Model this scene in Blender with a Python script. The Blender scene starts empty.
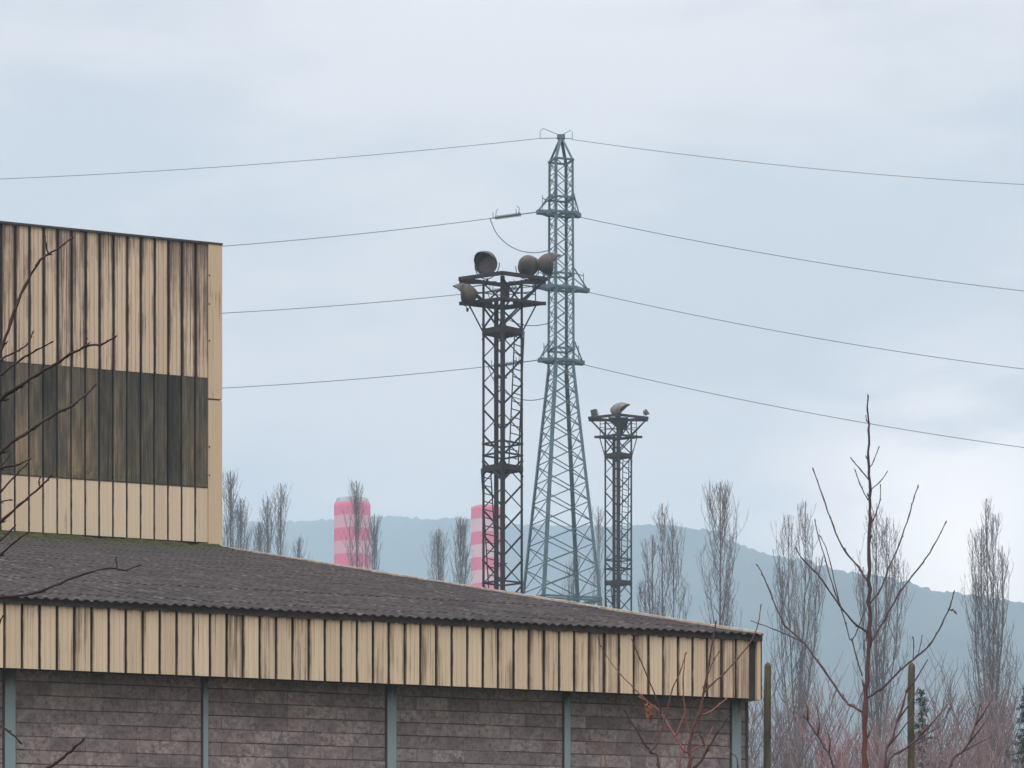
import bpy, math, random
from mathutils import Vector, Matrix, noise

S = bpy.context.scene
COL = S.collection
H = 1.7            # camera height above the ground
F = 3000.0         # focal length in picture widths of 1024
PI = math.pi
R = math.radians


def at(px, py, Y):
    return Vector(((px - 512) * Y / F, Y, H + (977 - py) * Y / F))


# ----------------------------------------------------------------- helpers
class MB:
    """collects shapes and links them as one mesh object"""

    def __init__(self):
        self.v = []
        self.f = []
        self.mi = []
        self.cur = 0

    def add(self, vs, fs):
        o = len(self.v)
        self.v.extend([tuple(p) for p in vs])
        for q in fs:
            self.f.append(tuple(i + o for i in q))
            self.mi.append(self.cur)

    def box(self, x0, x1, y0, y1, z0, z1):
        vs = [(x, y, z) for z in (z0, z1) for y in (y0, y1) for x in (x0, x1)]
        self.add(vs, [(0, 2, 3, 1), (4, 5, 7, 6), (0, 1, 5, 4), (2, 6, 7, 3), (0, 4, 6, 2), (1, 3, 7, 5)])

    def bar(self, a, b, w, h=None, up=None):
        a, b = Vector(a), Vector(b)
        d = b - a
        if d.length < 1e-6:
            return
        d.normalize()
        h = h or w
        u = Vector(up) if up else (Vector((0, 0, 1)) if abs(d.z) < .9 else Vector((1, 0, 0)))
        s = d.cross(u).normalized()
        t = s.cross(d).normalized()
        s *= w / 2
        t *= h / 2
        vs = []
        for p in (a, b):
            vs += [p - s - t, p + s - t, p + s + t, p - s + t]
        self.add(vs, [(0, 3, 2, 1), (4, 5, 6, 7), (0, 1, 5, 4), (1, 2, 6, 5), (2, 3, 7, 6), (3, 0, 4, 7)])

    def tube(self, pts, rad, n=6, caps=True):
        pts = [Vector(p) for p in pts]
        m = len(pts)
        if not isinstance(rad, (list, tuple)):
            rad = [rad] * m
        vs = []
        ref = None
        for i in range(m):
            d = (pts[min(i + 1, m - 1)] - pts[max(i - 1, 0)])
            if d.length < 1e-9:
                d = Vector((0, 0, 1))
            d.normalize()
            if ref is None:
                ref = Vector((1, 0, 0)) if abs(d.x) < .8 else Vector((0, 1, 0))
            s = (ref - d * ref.dot(d))
            if s.length < 1e-6:
                s = d.orthogonal()
            s.normalize()
            ref = s
            t = d.cross(s)
            for k in range(n):
                a = 2 * PI * k / n
                vs.append(pts[i] + (s * math.cos(a) + t * math.sin(a)) * rad[i])
        fs = []
        for i in range(m - 1):
            for k in range(n):
                k2 = (k + 1) % n
                fs.append((i * n + k, i * n + k2, (i + 1) * n + k2, (i + 1) * n + k))
        if caps:
            fs.append(tuple(range(n - 1, -1, -1)))
            fs.append(tuple((m - 1) * n + k for k in range(n)))
        self.add(vs, fs)

    def lathe(self, prof, M, n=24, a0=0, a1=2 * PI):
        """profile of (along, radius) about local X, placed with matrix M"""
        full = abs(a1 - a0 - 2 * PI) < 1e-6
        cols = n if full else n + 1
        vs = []
        for (x, r) in prof:
            for k in range(cols):
                a = a0 + (a1 - a0) * k / n
                vs.append(M @ Vector((x, r * math.cos(a), r * math.sin(a))))
        fs = []
        for i in range(len(prof) - 1):
            for k in range(n):
                k2 = (k + 1) % cols
                fs.append((i * cols + k, i * cols + k2, (i + 1) * cols + k2, (i + 1) * cols + k))
        self.add(vs, fs)

    def build(self, name, mat, parent=None, smooth=False, recalc=False):
        me = bpy.data.meshes.new(name)
        me.from_pydata(self.v, [], self.f)
        mats = mat if isinstance(mat, (list, tuple)) else [mat]
        for m in mats:
            me.materials.append(m)
        if len(mats) > 1:
            me.polygons.foreach_set('material_index', self.mi)
        if smooth:
            me.polygons.foreach_set('use_smooth', [True] * len(me.polygons))
        me.update()
        if recalc:
            import bmesh
            bm = bmesh.new()
            bm.from_mesh(me)
            bmesh.ops.recalc_face_normals(bm, faces=bm.faces)
            bm.to_mesh(me)
            bm.free()
        o = bpy.data.objects.new(name, me)
        COL.objects.link(o)
        if parent:
            o.parent = parent
        return o


def tag(o, label=None, cat=None, group=None, kind=None):
    if label:
        o['label'] = label
    if cat:
        o['category'] = cat
    if group:
        o['group'] = group
    if kind:
        o['kind'] = kind
    return o


def empty(name, loc, rz=0.0):
    o = bpy.data.objects.new(name, None)
    o.location = loc
    o.rotation_euler = (0, 0, rz)
    o.empty_display_size = .3
    COL.objects.link(o)
    return o


# ----------------------------------------------------------------- materials
class NT:
    def __init__(self, name):
        self.m = bpy.data.materials.new(name)
        self.m.use_nodes = True
        self.t = self.m.node_tree
        self.b = self.t.nodes['Principled BSDF']
        self.tc = None

    def n(self, typ, **kw):
        nd = self.t.nodes.new(typ)
        for k, v in kw.items():
            if k in nd.inputs.keys():
                nd.inputs[k].default_value = v
            else:
                setattr(nd, k, v)
        return nd

    def l(self, a, b):
        self.t.links.new(a, b)

    def coord(self, scale=(1, 1, 1), kind='Object'):
        if not self.tc:
            self.tc = self.n('ShaderNodeTexCoord')
        mp = self.n('ShaderNodeMapping')
        mp.inputs['Scale'].default_value = scale
        self.l(self.tc.outputs[kind], mp.inputs['Vector'])
        return mp.outputs['Vector']

    def noise(self, scale=(1, 1, 1), s=1.0, detail=4.0, rough=.55, kind='Object'):
        nd = self.n('ShaderNodeTexNoise')
        nd.inputs['Scale'].default_value = s
        nd.inputs['Detail'].default_value = detail
        nd.inputs['Roughness'].default_value = rough
        self.l(self.coord(scale, kind), nd.inputs['Vector'])
        return nd.outputs['Fac']

    def ramp(self, src, stops):
        nd = self.n('ShaderNodeValToRGB')
        e = nd.color_ramp.elements
        while len(e) < len(stops):
            e.new(.5)
        for i, (p, c) in enumerate(stops):
            e[i].position = p
            e[i].color = (c, c, c, 1) if not isinstance(c, (tuple, list)) else (*c, 1)
        self.l(src, nd.inputs['Fac'])
        return nd.outputs['Color']

    def mix(self, fac, a, b, mode='MIX'):
        nd = self.n('ShaderNodeMix', data_type='RGBA', blend_type=mode)
        for sock, val in ((nd.inputs[0], fac), (nd.inputs[6], a), (nd.inputs[7], b)):
            if isinstance(val, (int, float)):
                sock.default_value = val
            elif isinstance(val, (tuple, list)):
                sock.default_value = (*val, 1)
            else:
                self.l(val, sock)
        return nd.outputs[2]

    def math(self, op, a, b=None, c=None, clamp=False):
        nd = self.n('ShaderNodeMath', operation=op)
        nd.use_clamp = clamp
        for i, val in enumerate((a, b, c)):
            if val is None:
                continue
            if isinstance(val, (int, float)):
                nd.inputs[i].default_value = val
            else:
                self.l(val, nd.inputs[i])
        return nd.outputs[0]

    def done(self, col, rough=.8, metal=0.0, spec=.3, bump=None, bstr=.3, bdist=.01):
        if isinstance(col, (tuple, list)):
            self.b.inputs['Base Color'].default_value = (*col, 1)
        else:
            self.l(col, self.b.inputs['Base Color'])
        if isinstance(rough, (int, float)):
            self.b.inputs['Roughness'].default_value = rough
        else:
            self.l(rough, self.b.inputs['Roughness'])
        self.b.inputs['Metallic'].default_value = metal
        self.b.inputs['Specular IOR Level'].default_value = spec
        if bump is not None:
            bn = self.n('ShaderNodeBump')
            bn.inputs['Strength'].default_value = bstr
            bn.inputs['Distance'].default_value = bdist
            self.l(bump, bn.inputs['Height'])
            self.l(bn.outputs['Normal'], self.b.inputs['Normal'])
        return self.m


def mottled(name, c0, c1, s=8.0, rough=.8, spec=.3, kind='Object', scale=(1, 1, 1), detail=5.0, metal=0.0):
    t = NT(name)
    f = t.noise(scale, s, detail, .6, kind)
    return t.done(t.mix(t.ramp(f, [(.35, 0.0), (.65, 1.0)]), c0, c1), rough, metal, spec)


def cladding_mat(name, base, base2, dirt, pitch, zlo, zhi, amount, topbias, panel_off=0.0, gfrac=0.0, edge=0.0, gcol=(.035, .026, .022)):
    """painted sheet steel with run-down dirt; per-sheet differences"""
    t = NT(name)
    co = t.n('ShaderNodeTexCoord')
    t.tc = co
    sx = t.n('ShaderNodeSeparateXYZ')
    t.l(co.outputs['Object'], sx.inputs[0])
    xp = t.math('DIVIDE', t.math('ADD', sx.outputs['X'], panel_off + 1000 * pitch), pitch)
    idx = t.math('FLOOR', xp)
    fr = t.math('FRACT', xp)
    wn = t.n('ShaderNodeTexWhiteNoise', noise_dimensions='1D')
    t.l(idx, wn.inputs['W'])
    wn2 = t.n('ShaderNodeTexWhiteNoise', noise_dimensions='1D')
    t.l(t.math('ADD', idx, 57.3), wn2.inputs['W'])
    streak = t.noise((1, 1, .022), 24.0, 3.0, .6)
    fine = t.noise((1, 1, .008), 70.0, 2.0, .6)
    broad = t.noise((1, 1, .45), 2.2, 4.0, .6)
    zz = t.math('DIVIDE', t.math('SUBTRACT', sx.outputs['Z'], zlo), zhi - zlo, clamp=True)
    # amount of dirt on this sheet
    per = t.math('POWER', wn.outputs['Value'], 3.0)
    lvl = t.math('ADD', t.math('MULTIPLY', per, .20), amount)
    lvl = t.math('ADD', lvl, t.math('MULTIPLY', t.math('POWER', zz, 2.0), topbias))
    lvl = t.math('ADD', lvl, t.math('MULTIPLY', t.math('SUBTRACT', broad, .5), .55))
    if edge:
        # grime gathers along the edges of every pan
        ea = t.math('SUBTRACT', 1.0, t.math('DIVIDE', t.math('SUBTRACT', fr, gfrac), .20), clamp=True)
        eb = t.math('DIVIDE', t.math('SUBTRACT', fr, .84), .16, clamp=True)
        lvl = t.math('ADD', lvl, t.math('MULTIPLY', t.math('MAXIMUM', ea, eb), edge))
    st = t.math('ADD', t.math('MULTIPLY', streak, .75), t.math('MULTIPLY', fine, .25))
    d = t.math('ADD', t.math('SUBTRACT', st, .70), lvl)
    dm = t.ramp(t.math('MULTIPLY', d, 4.5, clamp=True), [(.0, 0.0), (.5, .55), (1.0, .95)])
    paint = t.mix(wn2.outputs['Value'], base, base2)
    paint = t.mix(t.math('MULTIPLY', t.math('SUBTRACT', fine, .35, clamp=True), .6), paint, dirt)
    col = t.mix(dm, paint, dirt)
    if gfrac:  # grime and the shade inside the grooves, both put into one dark colour
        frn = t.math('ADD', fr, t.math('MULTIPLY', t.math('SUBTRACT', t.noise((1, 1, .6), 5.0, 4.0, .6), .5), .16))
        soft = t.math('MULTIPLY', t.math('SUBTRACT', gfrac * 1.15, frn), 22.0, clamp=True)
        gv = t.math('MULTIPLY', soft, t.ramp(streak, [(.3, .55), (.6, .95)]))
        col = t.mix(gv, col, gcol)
    return t.done(col, .62, 0, .3, t.noise((1, 1, .2), 25.0, 3.0), .15, .004)


M = {}
M['fascia'] = cladding_mat('fascia_paint', (.575, .485, .355), (.49, .41, .300), (.11, .072, .055), .256, 6.1, 7.2, .075, .05, .23, .165, .10, (.05, .037, .028))
M['upper'] = cladding_mat('upper_cladding_paint', (.585, .478, .345), (.51, .412, .297), (.105, .074, .060), .345, 16.3, 19.8, .055, .15, .36, .20, .16, (.060, .046, .040))
M['lower'] = cladding_mat('lower_cladding_paint', (.61, .515, .385), (.55, .46, .335), (.17, .115, .075), .345, 12.2, 13.8, -.07, .0, .36, .14, .03)
M['flash'] = cladding_mat('flashing_paint', (.56, .445, .305), (.52, .41, .28), (.16, .10, .065), 2.0, 6.0, 20.0, -.10, .05)


def band_mat():
    t = NT('weathered_translucent_sheet')
    co = t.n('ShaderNodeTexCoord')
    t.tc = co
    sx = t.n('ShaderNodeSeparateXYZ')
    t.l(co.outputs['Object'], sx.inputs[0])
    idx = t.math('FLOOR', t.math('DIVIDE', t.math('ADD', sx.outputs['X'], 345.0), .345))
    wn = t.n('ShaderNodeTexWhiteNoise', noise_dimensions='1D')
    t.l(idx, wn.inputs['W'])
    a = t.noise((1, 1, .16), 5.0, 5.0, .65)
    b = t.noise((1, 1, .02), 34.0, 3.0, .6)
    v = t.math('ADD', t.math('MULTIPLY', a, .6), t.math('MULTIPLY', b, .4))
    v = t.math('ADD', v, t.math('MULTIPLY', t.math('SUBTRACT', wn.outputs['Value'], .45), .22))
    # more sheet shows through lower down and to the left
    zz = t.math('DIVIDE', t.math('SUBTRACT', sx.outputs['Z'], 13.7), 2.7, clamp=True)
    v = t.math('SUBTRACT', v, t.math('MULTIPLY', zz, .10))
    v = t.math('SUBTRACT', v, t.math('MULTIPLY', t.math('ADD', sx.outputs['X'], 3.0), .016))
    col = t.ramp(v, [(.32, (.028, .026, .022)), (.46, (.066, .060, .048)), (.57, (.120, .102, .074)), (.74, (.30, .225, .13))])
    g = t.noise((1, 1, 1), 5.0, 4.0, .6)
    low = t.math('SUBTRACT', 1.0, t.math('MULTIPLY', zz, 5.0, clamp=True))
    gm = t.math('MULTIPLY', low, t.ramp(g, [(.4, 0.0), (.6, .8)]))
    col = t.mix(gm, col, (.05, .062, .028))
    return t.done(col, .85, 0, .08)


M['band'] = band_mat()


def roof_mat():
    t = NT('corrugated_roof')
    a = t.noise((1, 1, 1), 1.2, 5.0, .6)
    b = t.noise((1.0, .09, 1), 10.0, 6.0, .8)
    c = t.noise((1, .07, 1), 18.0, 5.0, .8)
    col = t.mix(t.ramp(a, [(.35, 0.0), (.65, 1.0)]), (.034, .027, .028), (.064, .052, .053))
    col = t.mix(t.ramp(b, [(.54, 0.0), (.66, .9)]), col, (.185, .158, .158))
    col = t.mix(t.ramp(c, [(.49, 0.0), (.60, .95)]), col, (.010, .013, .015))
    sx0 = t.n('ShaderNodeSeparateXYZ')
    t.l(t.tc.outputs['Object'], sx0.inputs[0])
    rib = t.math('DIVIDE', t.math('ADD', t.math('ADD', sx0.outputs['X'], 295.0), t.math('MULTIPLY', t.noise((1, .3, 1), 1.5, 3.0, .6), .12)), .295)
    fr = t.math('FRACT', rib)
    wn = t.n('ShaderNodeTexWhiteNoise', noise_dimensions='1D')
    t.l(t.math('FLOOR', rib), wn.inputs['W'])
    # shade between the ribs painted as dark lines, stronger in some than in others
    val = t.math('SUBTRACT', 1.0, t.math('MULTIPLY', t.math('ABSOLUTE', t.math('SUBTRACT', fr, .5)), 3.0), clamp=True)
    rib_shade = t.math('MULTIPLY', val, t.math('MULTIPLY', t.math('MULTIPLY_ADD', wn.outputs['Value'], .6, .4), t.ramp(t.noise((1, .35, 1), 4.0, 4.0, .7), [(.34, .25), (.56, 1.0)])))
    col = t.mix(t.math('MULTIPLY', rib_shade, 1.0), col, (.010, .009, .010))
    # darker towards the tall wall, in uneven patches
    sx = t.n('ShaderNodeSeparateXYZ')
    t.l(t.tc.outputs['Object'], sx.inputs[0])
    up = t.math('MULTIPLY_ADD', sx.outputs['Y'], .055, -.65, clamp=True)
    dk = t.math('MULTIPLY', up, t.ramp(a, [(.25, .35), (.6, .9)]))
    col = t.mix(dk, col, (.040, .035, .036))
    mo = t.noise((1, .6, 1), 3.0, 5.0, .65)
    col = t.mix(t.ramp(mo, [(.62, 0.0), (.74, .55)]), col, (.060, .062, .035))
    gu = t.math('MULTIPLY_ADD', sx.outputs['Y'], .22, -5.0, clamp=True)
    gu = t.math('MULTIPLY', gu, t.math('MULTIPLY_ADD', sx.outputs['X'], -.09, .28, clamp=True))
    gm_ = t.math('MULTIPLY', t.math('MULTIPLY', gu, 1.6, clamp=True), t.ramp(t.noise((1, .35, 1), 3.5, 6.0, .7), [(.40, 0.0), (.58, .9)]))
    col = t.mix(gm_, col, (.052, .064, .022))
    return t.done(col, .9, 0, .15, c, .5, .01)


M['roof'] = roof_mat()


def block_mat():
    t = NT('concrete_blockwork')
    sw = t.n('ShaderNodeTexCoord')
    t.tc = sw
    sx = t.n('ShaderNodeSeparateXYZ')
    t.l(sw.outputs['Object'], sx.inputs[0])
    cb = t.n('ShaderNodeCombineXYZ')
    wob = t.noise((1, 1, 1), 3.0, 3.0, .5)
    t.l(t.math('ADD', sx.outputs['X'], t.math('MULTIPLY', wob, .015)), cb.inputs[0])
    t.l(t.math('ADD', sx.outputs['Z'], t.math('MULTIPLY', wob, .012)), cb.inputs[1])
    br = t.n('ShaderNodeTexBrick')
    br.offset = .5
    br.inputs['Scale'].default_value = 1.0
    br.inputs['Brick Width'].default_value = .52
    br.inputs['Row Height'].default_value = .2
    br.inputs['Mortar Size'].default_value = .007
    br.inputs['Mortar Smooth'].default_value = .3
    br.inputs['Bias'].default_value = 0.0
    br.inputs['Color1'].default_value = (.150, .134, .137, 1)
    br.inputs['Color2'].default_value = (.31, .28, .28, 1)
    br.inputs['Mortar'].default_value = (.18, .16, .163, 1)
    t.l(cb.outputs[0], br.inputs['Vector'])
    big = t.noise((1, 1, 1), .55, 4.0, .6)
    mid = t.noise((1, 1, 1), 4.0, 6.0, .7)
    fin = t.noise((1, 1, 1), 16.0, 5.0, .75)
    col = t.mix(t.ramp(big, [(.35, 0.0), (.65, .65)]), br.outputs['Color'], (.225, .20, .20))
    # paler renewed blocks
    vo = t.n('ShaderNodeTexWhiteNoise', noise_dimensions='2D')
    rowi = t.math('FLOOR', t.math('DIVIDE', sx.outputs['Z'], .2))
    xi = t.math('FLOOR', t.math('ADD', t.math('DIVIDE', sx.outputs['X'], .52), t.math('MULTIPLY', t.math('MODULO', rowi, 2.0), .5)))
    cc = t.n('ShaderNodeCombineXYZ')
    t.l(xi, cc.inputs[0])
    t.l(rowi, cc.inputs[1])
    t.l(cc.outputs[0], vo.inputs['Vector'])
    pale = t.math('MULTIPLY', t.ramp(vo.outputs['Value'], [(.72, 0.0), (.92, 1.0)]), t.ramp(mid, [(.38, 0.0), (.6, .7)]))
    col = t.mix(pale, col, (.42, .375, .375))
    col = t.mix(t.ramp(mid, [(.5, 0.0), (.75, .65)]), col, (.062, .053, .056))
    # open joints, broken up
    jm = t.math('MULTIPLY', br.outputs['Fac'], t.ramp(mid, [(.40, .0), (.62, .55)]))
    col = t.mix(jm, col, (.040, .034, .037))
    zf = t.math('FRACT', t.math('DIVIDE', t.math('ADD', sx.outputs['Z'], t.math('MULTIPLY', wob, .02)), .2))
    ln = t.math('MULTIPLY', t.math('LESS_THAN', zf, .085), t.ramp(t.noise((.5, 1, 3), 2.2, 4.0, .7), [(.36, .1), (.58, .95)]))
    col = t.mix(ln, col, (.030, .025, .028))
    col = t.mix(t.ramp(fin, [(.35, .7), (.62, 0.0)]), col, (.045, .037, .040))
    h = t.math('ADD', t.math('MULTIPLY', br.outputs['Fac'], -1.0), t.math('MULTIPLY', fin, .5))
    return t.done(col, .93, 0, .15, h, .6, .012)


M['block'] = block_mat()


def column_mat():
    t = NT('blue_green_painted_steel')
    a = t.noise((1, 1, .35), 7.0, 5.0, .65)
    sx = t.n('ShaderNodeSeparateXYZ')
    t.l(t.tc.outputs['Object'], sx.inputs[0])
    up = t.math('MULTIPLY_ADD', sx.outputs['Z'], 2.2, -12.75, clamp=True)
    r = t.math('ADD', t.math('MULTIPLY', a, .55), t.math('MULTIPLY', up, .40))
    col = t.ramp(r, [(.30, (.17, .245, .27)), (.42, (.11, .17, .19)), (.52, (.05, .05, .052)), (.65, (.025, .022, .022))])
    return t.done(col, .6, 0, .3)


M['column'] = column_mat()
M['trim'] = mottled('dark_roof_trim', (.030, .027, .027), (.065, .055, .05), 6, .8)
M['soffit'] = mottled('dark_soffit', (.03, .027, .03), (.05, .045, .048), 5, .9)
M['verge'] = mottled('pale_verge_flashing', (.55, .50, .44), (.30, .26, .20), 5, .7)
M['moss'] = mottled('roof_moss', (.018, .020, .010), (.060, .066, .022), 5, .95, .05, detail=8)
M['darksteel'] = mottled('dark_weathered_steel', (.012, .011, .016), (.026, .021, .024), 3, .7, .3)
M['rust'] = mottled('rusty_steel', (.045, .026, .024), (.024, .020, .022), 4, .8, .2)
M['lampshell'] = mottled('lamp_shell_paint', (.090, .070, .064), (.040, .033, .033), 3, .65, .35)
M['lampgrey'] = mottled('grey_lamp_paint', (.19, .18, .175), (.12, .115, .11), 3, .6, .35)
M['glass'] = mottled('dusty_lamp_glass', (.045, .045, .055), (.075, .07, .08), 3, .25, .5)
M['pylon'] = mottled('blue_grey_pylon_paint', (.050, .098, .125), (.095, .155, .185), 1.5, .6, .35)
M['insulator'] = mottled('insulator_glass', (.06, .085, .095), (.10, .13, .14), 3, .35, .5)
M['wire'] = mottled('weathered_cable', (.09, .10, .11), (.13, .14, .15), 2, .6, .4)
M['post'] = mottled('mossy_wood', (.042, .040, .024), (.092, .080, .050), 9, .95, .1, scale=(1, 1, .25))
M['poplar'] = mottled('poplar_bark', (.080, .072, .076), (.135, .125, .127), 1.5, .95, .1)
M['poplartwig'] = mottled('poplar_twig', (.125, .102, .106), (.170, .146, .150), .6, .95, .1)
M['nearbark'] = mottled('dark_twig_bark', (.022, .016, .016), (.060, .044, .046), 14, .85, .2)
M['redbark'] = mottled('red_brown_bark', (.100, .042, .036), (.060, .034, .034), 11, .7, .3)
M['sapbark'] = mottled('purple_grey_bark', (.070, .050, .062), (.105, .078, .085), 12, .8, .2)
M['pinkbark'] = mottled('pinkish_bark', (.20, .085, .085), (.145, .060, .055), 9, .75, .25)
M['leaf'] = mottled('dead_leaf', (.10, .045, .03), (.17, .075, .05), 30, .85, .15)
M['needle'] = mottled('evergreen_needles', (.018, .034, .030), (.035, .055, .042), 3, .9, .15)
M['shrubgrey'] = mottled('grey_twigs', (.16, .13, .14), (.22, .18, .19), 1.2, .95, .1)
M['shrubpink'] = mottled('pink_twigs', (.25, .175, .18), (.22, .165, .175), 1.2, .95, .1)
M['shrubred'] = mottled('red_twigs', (.30, .15, .17), (.25, .165, .175), 1.2, .9, .1)


def chimney_mat(h, first, w, fade):
    t = NT('red_and_white_chimney_paint')
    co = t.n('ShaderNodeTexCoord')
    t.tc = co
    sx = t.n('ShaderNodeSeparateXYZ')
    t.l(co.outputs['Object'], sx.inputs[0])
    k = t.math('DIVIDE', t.math('SUBTRACT', h - first, sx.outputs['Z']), w)
    k = t.math('MODULO', t.math('FLOOR', t.math('ADD', k, 100.0)), 2.0)
    n = t.noise((1, 1, .3), .35, 4.0, .6)
    red = t.mix(n, (.60, .035, .12), (.68, .10, .20))
    wht = t.mix(n, (.62, .46 - .24 * fade, .49 - .20 * fade), (.60, .36 - .18 * fade, .42 - .16 * fade))
    return t.done(t.mix(k, red, wht), .7)


# ----------------------------------------------------------------- setting
def ground_h(x, y):
    k = min(1, max(0, (y - 90) / 210))
    return 6 * k * k * (3 - 2 * k)


b = MB()
nx, ny = 64, 90
gx = [-2500 + 5000 * i / nx for i in range(nx + 1)]
gy = [-50 + 3250 * (j / ny) ** 2 for j in range(ny + 1)]
b.add([(x, y, ground_h(x, y)) for y in gy for x in gx],
      [(j * (nx + 1) + i, j * (nx + 1) + i + 1, (j + 1) * (nx + 1) + i + 1, (j + 1) * (nx + 1) + i) for j in range(ny) for i in range(nx)])
t = NT('grass_and_mud')
g1 = t.noise((1, 1, 1), .08, 6, .6)
g2 = t.noise((1, 1, 1), 2.5, 6, .7)
gm = t.mix(t.ramp(g1, [(.4, 0.0), (.6, 1.0)]), (.075, .085, .035), (.13, .10, .07))
gm = t.mix(t.ramp(g2, [(.4, 0.0), (.7, .6)]), gm, (.05, .045, .03))
tag(b.build('ground', t.done(gm, .95), smooth=True), kind='structure')

# hill: ridge line read from the skyline, 2.2 km off
RID = [(-900, 530), (-300, 528), (0, 525), (222, 524), (290, 522), (335, 522), (400, 519), (440, 520), (475, 523), (520, 524), (560, 526), (600, 528), (640, 525),
       (662, 525), (690, 530), (710, 531), (725, 538), (742, 546), (770, 555), (800, 560), (818, 565), (850, 572), (878, 576), (893, 582),
       (910, 585), (930, 591), (960, 593), (990, 597), (1024, 603), (1100, 615), (1300, 640), (1700, 700), (2000, 730)]
YR = 2200.0


def ridge(px):
    for (a, ya), (c, yc) in zip(RID, RID[1:]):
        if a <= px <= c:
            u = (px - a) / (c - a)
            return ya + (yc - ya) * u
    return 530


b = MB()
cols = 760
rows = [(1100, 0.0), (1250, .08), (1400, .19), (1550, .32), (1700, .47), (1850, .64), (1950, .76), (2050, .88), (2120, .95), (2170, .985), (2200, 1.0), (2240, .985), (2400, .8), (2560, .35), (2700, .02)]
for (Yb, k) in rows:
    for i in range(cols + 1):
        px = -900 + 2900 * i / cols
        # the ridge runs closer towards the right
        yr = 2650 - 850 * min(1, max(-.1, (px - 420) / 420))
        Y = Yb if k <= 0 else 1100 + (Yb - 1100) * (yr - 1100) / (YR - 1100)
        X = (px - 512) * yr / F
        z = 6 + (977 - ridge(px)) * yr / F * k - (6 if k <= 0 else 4)
        if k > .05:
            z += k * (noise.noise(Vector((X * .012, Y * .008, 3))) * 5 * (0 if k == 1.0 else 1))
        if k > .9:
            z += abs(noise.noise(Vector((X * .10, Y * .05, 9)))) * 3 + noise.noise(Vector((X * .35, Y * .3, 1))) * 2.4 - .8
        b.v.append((X, Y, z))
n1 = cols + 1
for j in range(len(rows) - 1):
    for i in range(cols):
        b.f.append((j * n1 + i, j * n1 + i + 1, (j + 1) * n1 + i + 1, (j + 1) * n1 + i))
        b.mi.append(0)
t = NT('wooded_hillside')
h1 = t.noise((1, 1, 1), .012, 6, .6)
h2 = t.noise((1, 1, 1), .09, 4, .7)
hm = t.mix(t.ramp(h1, [(.4, 0.0), (.6, 1.0)]), (.030, .040, .038), (.060, .064, .058))
hm = t.mix(t.ramp(h2, [(.4, 0.0), (.6, .5)]), hm, (.03, .033, .028))
tag(b.build('hill', t.done(hm, .95, spec=.05), smooth=True), kind='structure')

# air: pale haze between here and the hill
b = MB()
b.box(-2450, 2450, -45, 3300, -1.0, 470)
hz = bpy.data.materials.new('haze_air')
hz.use_nodes = True
ht = hz.node_tree
for nd in list(ht.nodes):
    if nd.type == 'BSDF_PRINCIPLED':
        ht.nodes.remove(nd)
vol = ht.nodes.new('ShaderNodeVolumePrincipled')
vol.inputs['Color'].default_value = (.61, .835, 1.0, 1)
vol.inputs['Density'].default_value = .00048
vol.inputs['Anisotropy'].default_value = .0
ht.links.new(vol.outputs['Volume'], [n for n in ht.nodes if n.type == 'OUTPUT_MATERIAL'][0].inputs['Volume'])
tag(b.build('haze', hz), kind='stuff')

# ----------------------------------------------------------------- low warehouse
C0 = Vector((3.98, 47.8, 0))
RZ = math.atan2(.394, .919)
ware = empty('warehouse', C0, RZ)
tag(ware, 'long low warehouse of grey blockwork under a cream ribbed fascia and dark corrugated roof', 'warehouse')
EZ = 5.45 + H      # eave
FZ = 4.43 + H      # underside of fascia
PITCH = .181
LEN = 17.0
DEP = 31.0
rng = random.Random(5)


def cladding(b, x0, x1, z0, z1, pitch, gw, dep, phase=0.0, rd=.006):
    """ribbed sheet: wide flat pans parted by narrow deep grooves; front face at y = 0"""
    pts = []
    k = math.floor((x0 - phase) / pitch) - 1
    while True:
        o = phase + k * pitch
        k += 1
        if o > x1:
            break
        for (dx, y) in ((0, 0), (gw * .22, dep), (gw * .78, dep), (gw, 0), (pitch * .36, 0), (pitch * .375, rd), (pitch * .41, rd), (pitch * .425, 0),
                        (pitch * .68, 0), (pitch * .695, rd), (pitch * .73, rd), (pitch * .745, 0)):
            x = o + dx
            if x0 - 1e-6 <= x <= x1 + 1e-6:
                pts.append((x, y))
    vs = []
    for (x, y) in pts:
        vs.append((x, y, z0))
        vs.append((x, y, z1))
    fs = [(2 * i, 2 * i + 2, 2 * i + 3, 2 * i + 1) for i in range(len(pts) - 1)]
    b.add(vs, fs)


# blockwork walls
b = MB()
b.box(-LEN, -.01, .46, .68, 0, EZ - .02)
b.box(-.23, -.01, .68, DEP, 0, EZ - .1)
bw = b.build('block_wall', M['block'], ware)
# gable infill above the side wall
b = MB()
b.add([(-.21, .7, EZ - .12), (-.21, DEP, EZ - .12), (-.21, DEP, EZ + PITCH * DEP - .12), (-.21, .7, EZ + PITCH * .7 - .1),
       (-.02, .7, EZ - .12), (-.02, DEP, EZ - .12), (-.02, DEP, EZ + PITCH * DEP - .12), (-.02, .7, EZ + PITCH * .7 - .1)],
      [(0, 1, 2, 3), (7, 6, 5, 4), (0, 4, 5, 1), (1, 5, 6, 2), (2, 6, 7, 3), (3, 7, 4, 0)])
b.build('gable_panel', M['flash'], ware)

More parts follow.
